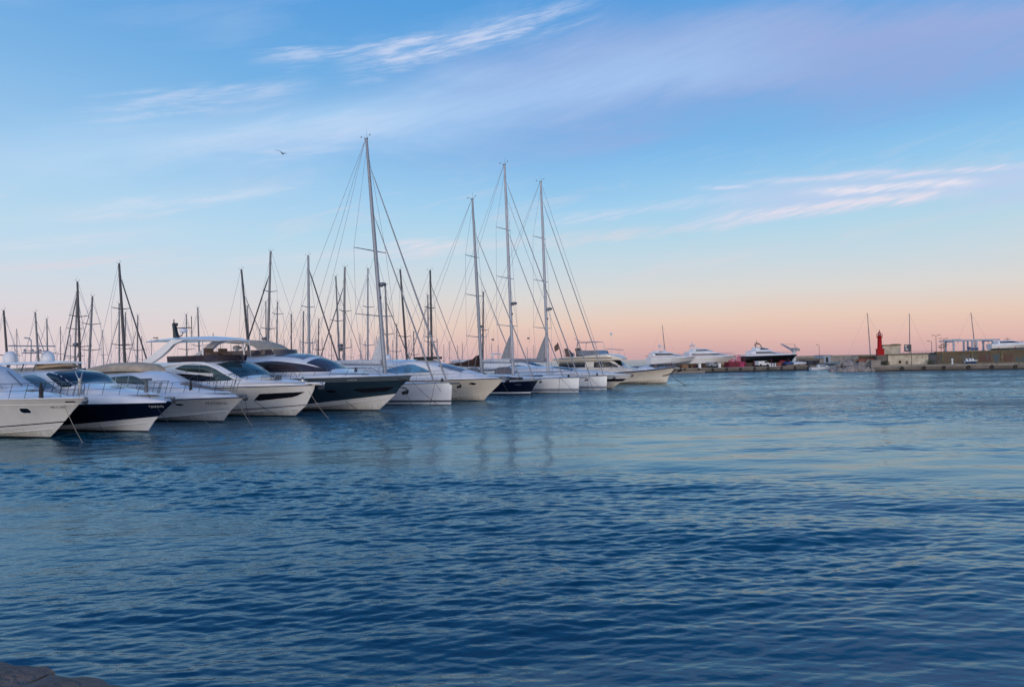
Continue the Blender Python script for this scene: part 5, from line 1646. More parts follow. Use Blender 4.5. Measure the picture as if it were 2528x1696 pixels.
# ------------------------------------------------------------------ far quays
mat('concrete', (0.17, 0.15, 0.13), 0.85, var=0.22, scale=0.5, bump=0.5, bscale=3)
mat('concrete_pale', (0.26, 0.235, 0.205), 0.85, var=0.15, scale=0.6, bump=0.4, bscale=3)
mat('wet_concrete', (0.03, 0.027, 0.025), 0.6, var=0.3, scale=0.8)
mat('yard_wall_brown', (0.11, 0.075, 0.06), 0.85, var=0.3, scale=0.5)
mat('boulder', (0.30, 0.265, 0.24), 0.9, var=0.2, scale=1.2, bump=0.8, bscale=3)
mat('lighthouse_red', (0.36, 0.003, 0.008), 0.5, var=0.12, scale=1.5, spec=0.15)
mat('faded_red', (0.30, 0.10, 0.075), 0.7, var=0.25, scale=1.5)
mat('render_cream', (0.62, 0.56, 0.44), 0.85, var=0.10, scale=0.9, stain=(0.36, 0.31, 0.24), bump=0.3, bscale=4)
mat('olive_trim', (0.16, 0.14, 0.075), 0.8, var=0.3, scale=2)
mat('dark_opening', (0.02, 0.018, 0.018), 0.8, var=0.2)
mat('sign_panel', (0.035, 0.04, 0.06), 0.5, var=0.15)
mat('gantry_blue', (0.30, 0.37, 0.46), 0.5, var=0.1)
mat('machine_blue', (0.025, 0.06, 0.17), 0.5, var=0.15)
mat('boat_blue', (0.02, 0.10, 0.26), 0.4, var=0.15)
mat('magenta_paint', (0.42, 0.035, 0.13), 0.6, var=0.25, scale=2)
mat('pink_sheet', (0.62, 0.22, 0.32), 0.7, var=0.2, scale=2)
mat('crimson', (0.20, 0.015, 0.04), 0.6, var=0.3, scale=2)
mat('black_gelcoat', (0.006, 0.008, 0.010), 0.25, var=0.2)
mat('leaf', (0.05, 0.075, 0.028), 0.8, var=0.35, scale=3)
mat('bark', (0.12, 0.09, 0.07), 0.9, var=0.25, scale=3)
mat('quay_stone', (0.27, 0.195, 0.155), 0.85, var=0.22, scale=3.0, stain=(0.10, 0.072, 0.058), bump=1.0, bscale=26)

def graffiti_wall():
    m = mat('painted_wall', (0.115, 0.088, 0.056), 0.85, var=0.15, scale=0.6, bump=0.4, bscale=3)
    t = m.node_tree
    b = t.nodes['Principled BSDF']
    old = b.inputs['Base Color'].links[0].from_socket
    tc = t.nodes.new('ShaderNodeTexCoord')
    sp = t.nodes.new('ShaderNodeSeparateXYZ')
    t.links.new(tc.outputs['Object'], sp.inputs[0])
    mp = t.nodes.new('ShaderNodeMapping')
    mp.inputs['Scale'].default_value = (.42, .42, .10)
    t.links.new(tc.outputs['Object'], mp.inputs[0])
    n = t.nodes.new('ShaderNodeTexNoise')
    n.inputs['Scale'].default_value = 1.0
    n.inputs['Detail'].default_value = 5
    t.links.new(mp.outputs[0], n.inputs['Vector'])
    r = t.nodes.new('ShaderNodeValToRGB')
    r.color_ramp.interpolation = 'CONSTANT'
    st = [(0, (.05, .10, .13)), (.40, (.115, .09, .06)), (.46, (.10, .05, .045)), (.51, (.055, .115, .16)), (.57, (.12, .095, .065)), (.65, (.05, .09, .08)), (.71, (.15, .115, .09))]
    while len(r.color_ramp.elements) < len(st):
        r.color_ramp.elements.new(.5)
    for e, (p, c) in zip(r.color_ramp.elements, st):
        e.position, e.color = p, (*c, 1)
    t.links.new(n.outputs[0], r.inputs[0])
    lo = t.nodes.new('ShaderNodeMapRange')
    lo.inputs[1].default_value, lo.inputs[2].default_value = 2.75, 2.35
    t.links.new(sp.outputs[2], lo.inputs[0])
    mx = t.nodes.new('ShaderNodeMix')
    mx.data_type = 'RGBA'
    mu = t.nodes.new('ShaderNodeMath')
    mu.operation = 'MULTIPLY'
    mu.inputs[1].default_value = .75
    t.links.new(lo.outputs[0], mu.inputs[0])
    t.links.new(mu.outputs[0], mx.inputs[0])
    t.links.new(old, mx.inputs[6])
    t.links.new(r.outputs[0], mx.inputs[7])
    t.links.new(mx.outputs[2], b.inputs['Base Color'])

graffiti_wall()

class Frame:
    """a straight quay edge: d metres behind the edge, along the sight line of a pixel column"""
    def __init__(s, A, B):
        s.A, s.e = A, (B - A).normalized()
        s.n = Vector((-s.e.y, s.e.x, 0))
        s.rz = math.atan2(s.e.y, s.e.x)

    def pos(s, px, d, py=900):
        a, _ = lev(px, py)
        Y = (d + s.A.x * s.n.x + s.A.y * s.n.y) / (a / F_PX * s.n.x + s.n.y)
        return Vector((a / F_PX * Y, Y, 0))

    def u(s, px, d, py=900):
        return (s.pos(px, d, py) - s.A).dot(s.e)

    def z(s, px, py, d):
        return at(px, py, s.pos(px, d, py).y).z

    def empty(s, name, label, cat, px, d, z=0.0, rz=0.0, group=None):
        p = s.pos(px, d)
        return thing(name, label, cat, (p.x, p.y, z), s.rz + rz, group)

def slab(name, fr, u0, u1, d0, d1, z0, z1, mats, label=None, kind='structure', cat=None):
    mb = MB().box(((u0 + u1) / 2, (d0 + d1) / 2, (z0 + z1) / 2), (u1 - u0, d1 - d0, z1 - z0))
    o = mb.build(name, mats)
    o.location = fr.A
    o.rotation_euler = (0, 0, fr.rz)
    return tag(o, label, cat, kind=kind)

# --- boatyard quay
YD = Frame(ground(1666, 921.7), ground(2003, 913.5))
uL, uR = YD.u(1530, 0), YD.u(2012, 0)
QZ = 0.95
q = MB().box(((uL + uR) / 2, 30, QZ / 2 - .5), (uR - uL, 60, QZ + 1.0))
for i in range(14):
    u = uL + (i + .5) * (uR - uL) / 14
    q.box((u, -.06, .45), (.5, .16, .9), 1)
q.box(((uL + uR) / 2, -.025, .1), (uR - uL, .05, .35), 1)
q.box(((uL + uR) / 2, -.05, QZ - .09), (uR - uL - .01, .14, .2), 2)
o = q.build('boatyard_quay', ['concrete', 'wet_concrete', 'concrete_pale'])
o.location, o.rotation_euler = YD.A, (0, 0, YD.rz)
tag(o, 'long concrete quay of the boatyard across the harbour', 'quay', kind='structure')
pu0, pu1 = YD.u(1652, -2), YD.u(1738, -2)
o = MB().box(((pu0 + pu1) / 2, -1.3, .22), (pu1 - pu0, 2.4, .42)).box(((pu0 + pu1) / 2, -1.3, .46), (pu1 - pu0 - .1, 2.3, .06), 1).build('floating_pontoon', ['concrete_pale', 'teak'])
o.location, o.rotation_euler = YD.A, (0, 0, YD.rz)
tag(o, 'pale low pontoon floating along the boatyard quay', 'pontoon')

def dry_yacht(label, fr, px, d, L, half, zk, hull_m, bottom_m, sheer_h, deck_keys, glass='smoked_glass', rz=0.0, stripe=None, arch=None, name='hauled_out_yacht', group=None, stands=True, zdeck=QZ):
    """yacht ashore on stands; px is where its stem stands"""
    b = fr.empty(name, label, 'boat', px, d, zk, rz, group)
    H = Hull(L, half, [(0, sheer_h * .86), (.6, sheer_h * .92), (1, sheer_h)], [(0, min(.25, sheer_h * .3)), (.55, min(.35, sheer_h * .36)), (.8, min(.6, sheer_h * .45)), (1, min(.95, sheer_h * .58))], [(-.5, -.9), (0, -.3), (sheer_h, sheer_h * .9)], flare=1.6, keel=-.25)
    bands = [('chine', 1), (None, 0)] if not stripe else [('chine', 1), (lambda t: sheer_h * .60, 0), (lambda t: sheer_h * .66, 2), (None, 0)]
    h = H.mesh(bands, 0).build('hull', [hull_m, bottom_m, stripe or 'black_stripe'], b)
    moulding(H, 0, .25, .25).build('deck', 'deck_white', b)
    S = sheer_h
    for k, (keys, w0, w1, wz0, wz1) in enumerate(deck_keys):
        C = Cabin([(x, wb, S + zb, wt, S + zt, S + zc) for x, wb, zb, wt, zt, zc in keys])
        c = C.mesh(20).build('superstructure' if k == 0 else 'upper_deck', 'white_gelcoat', b)
        C.side(lambda x: S + wz0, lambda x: S + wz0 + (wz1 - wz0) * min(1, max(.1, (w1 - x) / max(.1, (w1 - w0) * .35))), w0, w1, 14, 2, .015).pieces('window_band', glass, c)
    if arch:
        x, z = arch
        MB().tube([(x - .2, -half * .7, S + z - 1.0), (x - .8, -half * .6, S + z), (x - .8, half * .6, S + z), (x - .2, half * .7, S + z - 1.0)], .1, 8).tube([(x - .8, 0, S + z), (x - 1.0, 0, S + z + .8)], .05, 6).box((x - .8, .1, S + z + .25), (.3, 1.2, .12)).build('radar_arch', 'dome_white' if hull_m != 'black_gelcoat' else 'black_metal', b)
    railing(H, .5, .94, .5, b, 5, dz=.2, inset=-.2, m='steel', r=.02)
    if stands:
        for x in (-L * .15, -L * .5, -L * .85):
            for sd in (-1, 1):
                MB().tube([(x, sd * half * 1.05, zdeck - zk), (x, sd * half * .78, .45)], .06, 6).build('stand', 'crimson', b)
            MB().box((x, 0, (zdeck - zk - .2) / 2), (.4, .5, zk - zdeck - .2)).build('keel_block', 'teak', b)
    return b

dry_yacht('white motor yacht standing ashore nearest the trawler, grey underside and dark window strip', YD, 1702, 5, 9.0, 1.7, 1.7, 'white_gelcoat', 'grey_stripe', 1.6,
          [([(-8.5, 1.4, .2, 1.3, .85, 1.0), (-5, 1.4, .2, 1.3, .95, 1.1), (-3.2, 1.2, .2, .95, .6, .7), (-1.8, .7, .2, .4, .25, .3)], -8, -3, .4, .8), ([(-7.8, 1.0, 1.0, .9, 1.3, 1.4), (-5.2, .9, 1.0, .7, 1.2, 1.3)], -7, -6, 1.1, 1.2)], arch=(-5.6, 2.3))
dry_yacht('cream bottomed yacht ashore with two long dark stripes of windows', YD, 1800, 7, 10.0, 1.8, 1.6, 'white_gelcoat', 'cream_gelcoat', 1.75,
          [([(-9.6, 1.5, .2, 1.4, 1.0, 1.1), (-5, 1.5, .2, 1.4, 1.0, 1.15), (-2.5, 1.2, .2, 1.0, .55, .65), (-.8, .6, .2, .4, .25, .3)], -9, -1.2, .28, .55), ([(-8.6, 1.25, 1.05, 1.15, 1.5, 1.65), (-5.5, 1.2, 1.05, 1.05, 1.45, 1.6), (-3.8, .9, 1.05, .6, 1.1, 1.15)], -8, -4.4, 1.15, 1.4)], arch=(-7.4, 2.4), stripe='cream_gelcoat')
dry_yacht('black hulled yacht ashore with white superstructure and dark raked arch', YD, 1957, 6, 11.6, 1.8, 2.0, 'black_gelcoat', 'black_gelcoat', 1.35,
          [([(-10.2, 1.4, .2, 1.25, .85, 1.0), (-6, 1.45, .2, 1.3, .95, 1.1), (-4.2, 1.2, .2, 1.0, .5, .6), (-2.2, .7, .2, .5, .25, .3)], -9.2, -4, .35, .7), ([(-9.0, 1.1, .95, 1.0, 1.6, 1.75), (-6.6, 1.0, .95, .8, 1.45, 1.6), (-5.2, .7, .95, .5, 1.0, 1.05)], -8, -5.8, 1.15, 1.45)], arch=(-7.4, 2.35))

def on_yard(name, label, cat, px, d, group=None, rz=0.0):
    return YD.empty(name, label, cat, px, d, QZ, rz, group)

def stacked_boats():
    # magenta scaffold and container
    b = on_yard('site_container', 'dark crimson container low on the boatyard quay beneath pink sheeting', 'container', 1815, 4)
    m = MB().box((0, 0, .55), (3.9, 2.2, 1.1))
    for i in range(13):
        m.box((-1.86 + .31 * i, -1.115, .55), (.10, .05, 1.0), 0)
    m.build('shell', 'crimson', b)
    MB().box((1.0, -1.13, .5), (.9, .06, .95)).build('door', 'magenta_paint', b)
    s = on_yard('scaffold', 'pink and magenta sheeted scaffold between the cream yacht and the black yacht', 'scaffold', 1815, 7.5)
    f = MB()
    for x in (-2.0, -1.2, -.4, .4, 1.2, 2.0):
        f.tube([(x, -.6, 0), (x, -.6, 2.5)], .05, 5).tube([(x, .6, 0), (x, .6, 2.5)], .05, 5)
    for z in (1.25, 2.45):
        for y in (-.6, .6):
            f.tube([(-2.0, y, z), (2.0, y, z)], .045, 5)
    f.build('frame', 'magenta_paint', s)
    MB().box((.55, -.68, 1.5), (1.2, .04, 1.5)).build('sheet', 'pink_sheet', s)
    MB().box((-.8, -.68, 1.2), (.7, .04, 1.0)).build('sheet', 'pink_sheet', s)
    MB().box((-1.7, -.68, 1.6), (.5, .04, 1.3)).build('sheet', 'magenta_paint', s)

stacked_boats()

def van(px, d, label, body, L=2.6, h=1.15):
    b = on_yard('parked_van', label, 'van', px, d)
    w = .8
    m = MB().prism([(-L / 2, .28), (L / 2, .28), (L / 2, .62), (L / 2 - .35, .72), (L / 2 - .75, h), (-L / 2 + .05, h), (-L / 2, h - .1)], -w, w)
    m.build('body', body, b)
    MB().prism([(L / 2 - .40, .74), (L / 2 - .74, h - .06), (L / 2 - 1.2, h - .06), (L / 2 - 1.2, .74)], -w - .01, w + .01).build('side_window', 'smoked_glass', b)
    for x in (-L / 2 + .5, L / 2 - .55):
        for sd in (-1, 1):
            MB().tube([(x, sd * (w - .12), .26), (x, sd * (w + .03), .26)], .26, 12).build('wheel', 'rubber', b)

van(1882, 2.5, 'white van parked at the edge of the boatyard quay', 'white_gelcoat')
van(1934, 6.0, 'dark red van parked under the bow of the black yacht', 'crimson', 2.4)
van(1760, 3.0, 'grey van parked below the cream bottomed yacht', 'grey_stripe', 2.4)

def dinghy(px, d, label, m, L=2.0, rz=0.0, group=None):
    b = on_yard('upturned_dinghy', label, 'dinghy', px, d, group, rz)
    rg = []
    for i in range(9):
        t = i / 8
        w = .62 * max(.06, math.sin(math.pi * min(1, t * .62 + .38))) if t < 1 else .05
        rg.append([(-L / 2 + L * t, w * math.cos(a), .25 + (.62 - .15 * t * t) * math.sin(a)) for a in [math.pi * k / 8 for k in range(9)]])
    MB().rings(rg).build('hull', m, b, ang=60)
    MB().box((0, 0, .12), (L * .6, 1.0, .24)).build('trestle', 'teak', b)

dinghy(1948, 3, 'blue covered dinghy turned over on the quay below the crane', 'machine_blue', 2.2)
dinghy(1960, 3.5, 'white dinghy turned over beside the blue covered one', 'dome_white', 2.0)
dinghy(1978, 4, 'pale grey dinghy turned over before the dark container', 'sail_white', 2.4)
b = on_yard('site_container', 'dark closed container near the end of the boatyard quay', 'container', 2001, 4)
MB().box((0, 0, .5), (1.9, 1.8, 1.0)).box((0, 0, 1.03), (1.96, 1.86, .06)).build('shell', 'sign_panel', b)
MB().box((.45, -.93, .48), (.8, .05, .88)).build('door', 'black_metal', b)
for i, px in enumerate((1902, 1908, 1914)):
    p = YD.pos(px, 1.5)
    o = MB().lathe((0, 0, 0), [(.2, 0), (.2, .1), (.16, .15), (.15, .5), (.2, .55), (.2, .62), (0, .68)], 10).build('mooring_bollard', 'dome_white', loc=(p.x, p.y, QZ))
    tag(o, 'one of three small white bollards on the quay beside the white van', 'bollard', 'white bollards on the boatyard quay')
for px, lab in ((1727, 'white locker cabinet on the quay left of the grey van'), (1776, 'white locker cabinet on the quay between the grey van and crimson container')):
    b = on_yard('service_cabinet', lab, 'cabinet', px, 2)
    MB().box((0, 0, .42), (.5, .4, .84)).box((0, 0, .86), (.56, .46, .06)).build('body', 'dome_white', b)
    MB().box((0, -.22, .42), (.4, .03, .66)).build('door', 'deck_white', b)

def crane():
    b = on_yard('harbour_crane', 'grey harbour crane with its jib raised over the black yacht', 'crane', 1961, 8)
    MB().lathe((0, 0, 0), [(.75, 0), (.75, .4), (.42, .6), (.36, 2.0), (.36, 2.9), (.5, 3.0), (.5, 3.15), (0, 3.2)], 14).build('pedestal', 'dome_white', b)
    MB().box((.1, 0, 3.5), (1.2, .9, .7)).box((.9, 0, 3.4), (.6, .7, .5)).build('cab', 'grey_stripe', b)
    j = MB()
    for y in (-.22, .22):
        j.tube([(-.3, y, 3.5), (-2.9, y * .4, 4.75)], .07, 6).tube([(-.3, y, 3.1), (-2.9, y * .4, 4.65)], .06, 6)
    for k in range(7):
        t = k / 7
        j.tube([(-.3 - 2.6 * t, -.2, 3.5 + 1.25 * t), (-.3 - 2.6 * (t + .12), .15, 3.15 + 1.5 * (t + .12))], .035, 4)
    j.box((-2.95, 0, 4.72), (.3, .3, .2))
    j.build('jib', 'gantry_blue', b)
    MB().tube([(.3, 0, 3.8), (.2, 0, 4.6)], .06, 6).tube([(.2, 0, 4.6), (-2.9, 0, 4.75)], .025, 5).tube([(-2.9, 0, 4.7), (-2.9, 0, 4.0)], .02, 5).build('cable', 'wire_dark', b)

crane()

def lamp_post(fr, px, d, z0, h, label, m='wire_dark', twin=False, group=None):
    b = fr.empty('street_lamp', label, 'lamp post', px, d, z0, 0, group)
    MB().tube([(0, 0, 0), (0, 0, .3)], .09, 8).tube([(0, 0, .3), (0, 0, h)], [.06, .04], 8).build('pole', m, b)
    for sd in ((-1, 1) if twin else (-1,)):
        MB().tube([(0, 0, h - .05), (sd * .35, 0, h + .12)], .03, 6).box((sd * .52, 0, h + .12), (.5, .22, .1)).build('lamp_head', m, b)

lamp_post(YD, 1603, 10, QZ, 2.6, 'lamp post behind the trawler bow on the boatyard quay')
lamp_post(YD, 1799, 9, QZ, 2.1, 'short lamp post between the cream yacht and pink scaffold')
lamp_post(YD, 2023, 14, QZ, 4.4, 'tall lamp post standing alone at the end of the boatyard')
lamp_post(YD, 1710, 16, QZ, 4.6, 'lamp post rising behind the two white yachts ashore', twin=True)

def yard_sailboat(label, fr, t, bt, d, z0, m='mast_grey'):
    Y = fr.pos(t[0], d).y
    return back_boat(label, t, bt, Y, .11, m, 1, group='sailboats by the far quays', spr=(.45,), near=False)

o = yard_sailboat('sailboat with single bare mast behind the white yacht ashore', YD, (1635, 803), (1643, 883), 70, QZ)

# low sheds and walls behind the yard
def shed(fr, px0, px1, d, pyt, z0, depth, m, roof, label, name='storage_shed', cat='shed'):
    a, c = fr.pos(px0, d), fr.pos(px1, d)
    w = (c - a).length
    mid = (a + c) / 2
    h = fr.z((px0 + px1) / 2, pyt, d) - z0
    b = thing(name, label, cat, (mid.x, mid.y, z0), fr.rz)
    MB().box((0, depth / 2, h / 2 - .05), (w, depth, h - .1)).build('wall', m, b)
    MB().box((0, depth / 2, h), (w + .3, depth + .3, .14)).build('roof', roof, b)
    for i in range(max(1, int(w / 3))):
        x = -w / 2 + (i + .5) * w / max(1, int(w / 3))
        MB().box((x, -.02, h * .42), (min(1.4, w * .3), .06, h * .62)).build('door', 'dark_opening', b)
    return b

shed(YD, 1968, 2034, 30, 886, QZ, 5, 'concrete_pale', 'yard_wall_brown', 'long low shed with brown roof at the end of the boatyard')
shed(YD, 2033, 2051, 34, 877, QZ, 4, 'gantry_blue', 'grey_stripe', 'small blue grey cabin next to the long low shed', 'cabin', 'cabin')
o = slab('yard_apron', YD, uR - .2, uR + 30, 18, 60, -.6, QZ - .02, 'concrete', 'concrete apron at the back of the boatyard')

def breakwater():
    A, B = at(1905, 884, 330), at(2260, 877, 330)
    A.z = B.z = 0
    fr = Frame(A, B)
    L = (B - A).length
    m = MB().box((L / 2 + 60, 3, 1.1), (L + 120, 6, 2.8)).box((L / 2 + 60, 4.5, 2.65), (L + 120, 2.2, .6))
    for i in range(48):
        m.box((3 + i * 3.6, -.4, .35), (4.6 + (i * 7 % 5) * .5, 2.2, 1.7 + (i * 3 % 4) * .3), 1, rz=.2 * math.sin(i * 4.1))
    o = m.build('breakwater_wall', ['concrete_pale', 'boulder'])
    o.location, o.rotation_euler = fr.A, (0, 0, fr.rz)
    tag(o, 'long pale breakwater wall closing the harbour on the horizon', 'breakwater')

breakwater()

def hoarding():
    u0, u1 = YD.u(1668, 13), YD.u(1985, 13)
    m = MB()
    n = 26
    rnd = random.Random(4)
    for i in range(n):
        w = (u1 - u0) / n
        h = 1.15 + rnd.uniform(-.18, .25)
        m.box((u0 + (i + .5) * w, 13 + rnd.uniform(-.05, .05), QZ + h / 2), (w - .03, .14, h), i * 7 % 3)
    o = m.build('yard_fence', ['yard_wall_brown', 'dark_opening', 'sign_panel'])
    o.location, o.rotation_euler = YD.A, (0, 0, YD.rz)
    tag(o, 'low dark patchwork fence running behind the yachts on the boatyard', 'fence')
    for k, (px, d, sz, m_) in enumerate(((1690, 3.5, (1.3, .9, .8), 'teak'), (1742, 4.5, (1.5, 1.0, .7), 'yard_wall_brown'), (1788, 8.5, (1.1, 1.0, 1.0), 'sign_panel'), (1846, 5.0, (1.6, 1.1, .8), 'yard_wall_brown'), (1862, 6.0, (1.2, 1.0, 1.1), 'dark_opening'), (1921, 4.0, (1.0, .9, .75), 'faded_red'), (1972, 6.5, (1.4, 1.0, .9), 'teak'))):
        lab = ['wooden crate on the boatyard quay under the white yacht', 'brown crate on the quay beside the white locker cabinet', 'dark crate behind the second white locker cabinet', 'brown crate just before the white van', 'black crate behind the white van on the boatyard', 'faded red crate between the white bollards and red van', 'wooden crate behind the pale grey dinghy'][k]
        b = on_yard('storage_crate', lab, 'crate', px, d)
        q = MB().box((0, 0, sz[2] / 2), sz)
        q.build('box', m_, b)
        MB().box((0, 0, sz[2] + .03), (sz[0] + .08, sz[1] + .08, .06)).build('lid', 'dark_opening', b)

hoarding()

# --- white launch lying at the end of the yard quay
def launch():
    p = ground(2062, 913.0)
    b = thing('motor_launch', 'small white launch moored between the boatyard quay and the rocks', 'boat', p, R(-4))
    H = Hull(5.0, .95, [(0, .62), (.6, .66), (1, .9)], [(0, .05), (.6, .1), (1, .3)], [(-.5, -.4), (0, -.4), (.9, .25)], keel=-.3)
    H.mesh([('chine', 1), (None, 0)], 0).build('hull', ['white_gelcoat', 'pale_blue_glass'], b)
    H.deck(.02, .06).build('deck', 'teak', b)
    C = Cabin([(-3.6, .6, .62, .5, 1.05, 1.1), (-2.2, .6, .64, .45, 1.0, 1.05), (-1.2, .35, .68, .2, .75, .78)])
    c = C.mesh(10).build('cuddy', 'white_gelcoat', b)
    C.side(lambda x: .76, lambda x: .94, -3.3, -2.0, 6, 1).pieces('cabin_window', 'smoked_glass', c)

launch()

# ------------------------------------------------------------------ pier with the red lighthouse
PR = Frame(ground(2150, 917), ground(2528, 911))
PZ = 1.02
pr0, pr1 = 0.0, PR.u(2528, 0) + 45
q = MB().box(((pr0 + pr1) / 2, 30, PZ / 2 - .5), (pr1 - pr0, 60, PZ + 1.0))
q.box(((pr0 + pr1) / 2, -.03, .06), (pr1 - pr0, .06, .40), 1)
n = int((pr1 - pr0) / 3.2)
for i in range(n):
    u = pr0 + (i + .5) * (pr1 - pr0) / n
    q.box((u, -.05, PZ - .16), ((pr1 - pr0) / n - .06, .16, .36), 2)
o = q.build('pier', ['concrete', 'wet_concrete', 'concrete_pale'])
o.location, o.rotation_euler = PR.A, (0, 0, PR.rz)
tag(o, 'concrete pier carrying the red lighthouse', 'pier', kind='structure')
for i, px in enumerate((2227, 2281, 2330, 2391, 2449, 2507)):
    p = PR.pos(px, -.22)
    mb = MB()
    mb.tube([(.22 * math.cos(a), 0, .22 * math.sin(a)) for a in [2 * math.pi * k / 16 for k in range(17)]], .10, 8, cap=False)
    o = mb.build('tyre_fender', 'rubber', loc=(p.x, p.y, .48))
    o.rotation_euler = (0, 0, PR.rz)
    tag(o, 'one of the black tyre fenders hung along the pier edge', 'tyre fender', 'tyre fenders on the pier edge')

def rocks():
    rnd = random.Random(5)
    protos = []
    for k in range(6):
        import bmesh
        bm = bmesh.new()
        bmesh.ops.create_icosphere(bm, subdivisions=3, radius=1)
        ph = [(rnd.uniform(.8, 2.6), Vector((rnd.gauss(0, 1), rnd.gauss(0, 1), rnd.gauss(0, 1))).normalized(), rnd.uniform(0, 6)) for _ in range(7)]
        pl = [(Vector((rnd.gauss(0, 1), rnd.gauss(0, 1), rnd.gauss(0, 1))).normalized(), rnd.uniform(.55, .8)) for _ in range(9)]
        for v in bm.verts:
            c = v.co.copy()
            for nrm, dist in pl:
                e = c.dot(nrm) - dist
                if e > 0:
                    c -= nrm * e * .9
            c *= 1 + sum(.02 * math.sin(f * 3 * c.dot(d) + p) for f, d, p in ph)
            v.co = c
        me = bpy.data.meshes.new('boulder')
        bm.to_mesh(me)
        bm.free()
        me.polygons.foreach_set('use_smooth', [True] * len(me.polygons))
        me.set_sharp_from_angle(angle=R(28))
        me.materials.append(MATS['boulder'])
        protos.append(me)
    first = None
    for i in range(78):
        t = rnd.random() ** .8
        px = 2046 + 112 * t
        d = rnd.uniform(-.6, 6.5) - .3 * t
        hmax = 2.75 * math.sin(min(1, t * 1.7) * math.pi / 2) * (1 - .42 * max(0, (t - .75) / .25))
        top = max(.12, hmax * min(1, (d + 1.2) / 3.6))
        z = rnd.uniform(-.15, 1) * max(.1, top - .35)
        s = rnd.uniform(.40, .95) * (.75 + .4 * t)
        p = PR.pos(px, d)
        o = bpy.data.objects.new('boulder', protos[i % 6])
        COL.objects.link(o)
        o.location = (p.x, p.y, z)
        o.rotation_euler = (rnd.uniform(0, 6), rnd.uniform(0, 6), rnd.uniform(0, 6))
        o.scale = (s, s * rnd.uniform(.75, 1.1), s * rnd.uniform(.7, 1))
        tag(o, 'grey boulder in the rock heap at the tip of the lighthouse pier', 'boulder', 'boulders heaped at the pier tip')

rocks()

def on_pier(name, label, cat, px, d, z=PZ, rz=0.0, group=None):
    return PR.empty(name, label, cat, px, d, z, rz, group)

def lighthouse():
    b = on_pier('lighthouse', 'small red lighthouse with ringed gallery and lantern on a grey plinth', 'lighthouse', 2173.5, 3.2)
    MB().box((-.0, 0, .85), (1.30, 1.3, 1.7)).box((.1, 0, 1.75), (1.2, 1.2, .12)).build('plinth', 'concrete', b)
    MB().box((-.02, -.0, 2.3), (1.15, 1.1, 1.1)).box((-.02, 0, 2.9), (1.28, 1.22, .12)).build('base_block', 'lighthouse_red', b)
    MB().lathe((-.06, 0, 2.95), [(.44, 0), (.40, .2), (.37, 1.0), (.35, 1.95), (.47, 2.05), (.52, 2.12), (.52, 2.2), (.3, 2.22)], 16).build('tower', 'lighthouse_red', b)
    g = MB()
    for k in range(10):
        a = 2 * math.pi * k / 10
        g.tube([(-.06 + .5 * math.cos(a), .5 * math.sin(a), 5.15), (-.06 + .5 * math.cos(a), .5 * math.sin(a), 5.62)], .02, 5)
    for z in (5.4, 5.62):
        g.tube([(-.06 + .5 * math.cos(a), .5 * math.sin(a), z) for a in [2 * math.pi * k / 20 for k in range(21)]], .02, 5, cap=False)
    g.build('gallery_rail', 'lighthouse_red', b)
    l = MB().lathe((-.06, 0, 5.15), [(.24, 0), (.24, .28)], 12, 0).lathe((-.06, 0, 5.43), [(.22, 0), (.22, .34)], 12, 1).lathe((-.06, 0, 5.77), [(.30, 0), (.22, .14), (.08, .24), (.04, .38), (.1, .44), (.1, .52), (0, .58)], 12, 0)
    l.build('lantern', ['lighthouse_red', 'grey_glass'], b)

lighthouse()

def harbour_house():
    b = on_pier('harbour_house', 'stained cream harbour building with square upper storey beside the red lighthouse', 'building', 2242, 4.5)
    s = .0715
    W = 92 * s
    MB().box((0, 2.5, .93), (W, 5, 1.86)).build('wall', 'render_cream', b)
    rf = MB().box((0, 2.42, 1.93), (W + .24, 5.3, .16)).build('roof', 'concrete_pale', b)
    fr = MB()
    for i in range(28):
        x = -W / 2 + .15 + i * (W - .3) / 27
        fr.prism([(x - .05, 1.85), (x + .05, 1.85), (x + .02, 1.85 - .12 - .18 * ((i * 7) % 5) / 5)], -.025, .0)
    fr.build('cornice_stain', 'olive_trim', b)
    MB().box((0, -.06, 1.80), (W + .1, .10, .10)).build('cornice', 'olive_trim', b)
    x0, x1 = -55 * s, -15 * s
    u = MB().box(((x0 + x1) / 2, 2.2, 2.75), (x1 - x0, 3.4, 1.5)).box((x0 + .9, 2.2, 2.0), (x1 - x0 - .2, 3.5, .3))
    u.build('upper_storey', 'render_cream', b)
    MB().box(((x0 + x1) / 2, 2.2, 3.58), (x1 - x0 + .22, 3.7, .18)).box((x1 - .5, 2.2, 3.72), (.9, 3.0, .12)).build('parapet', 'olive_trim', b)
    MB().box((-55 * s + .35, 1.6, .95), (.9, 3.0, 1.9)).build('annex', 'concrete', b)
    MB().box((-19 * s, -.012, .52), (.40, .06, .42)).box((-19 * s, -.03, .29), (.5, .1, .05)).build('window', 'dark_opening', b)
    ar = MB()
    P = [(-3 * s - .22, .1), (-3 * s + .22, .1)] + [(-3 * s + .22 * math.cos(a), .42 + .3 * math.sin(a)) for a in [math.pi * k / 8 for k in range(9)]]
    ar.prism(P, -.035, .02).build('arched_door', 'concrete', b)
    for i, x in enumerate((8, 20, 33)):
        MB().box((x * s, -.015, 1.35), (.14, .04, .26)).build('vent', 'olive_trim', b)
    rl = MB()
    for k in range(9):
        x = -10 * s + k * .62
        rl.tube([(x, .1, 2.0), (x, .1, 2.38)], .02, 5)
    rl.tube([(-10 * s, .1, 2.38), (-10 * s + 5.0, .1, 2.38)], .02, 5)
    rl.build('roof_rail', 'wire_dark', b)

harbour_house()

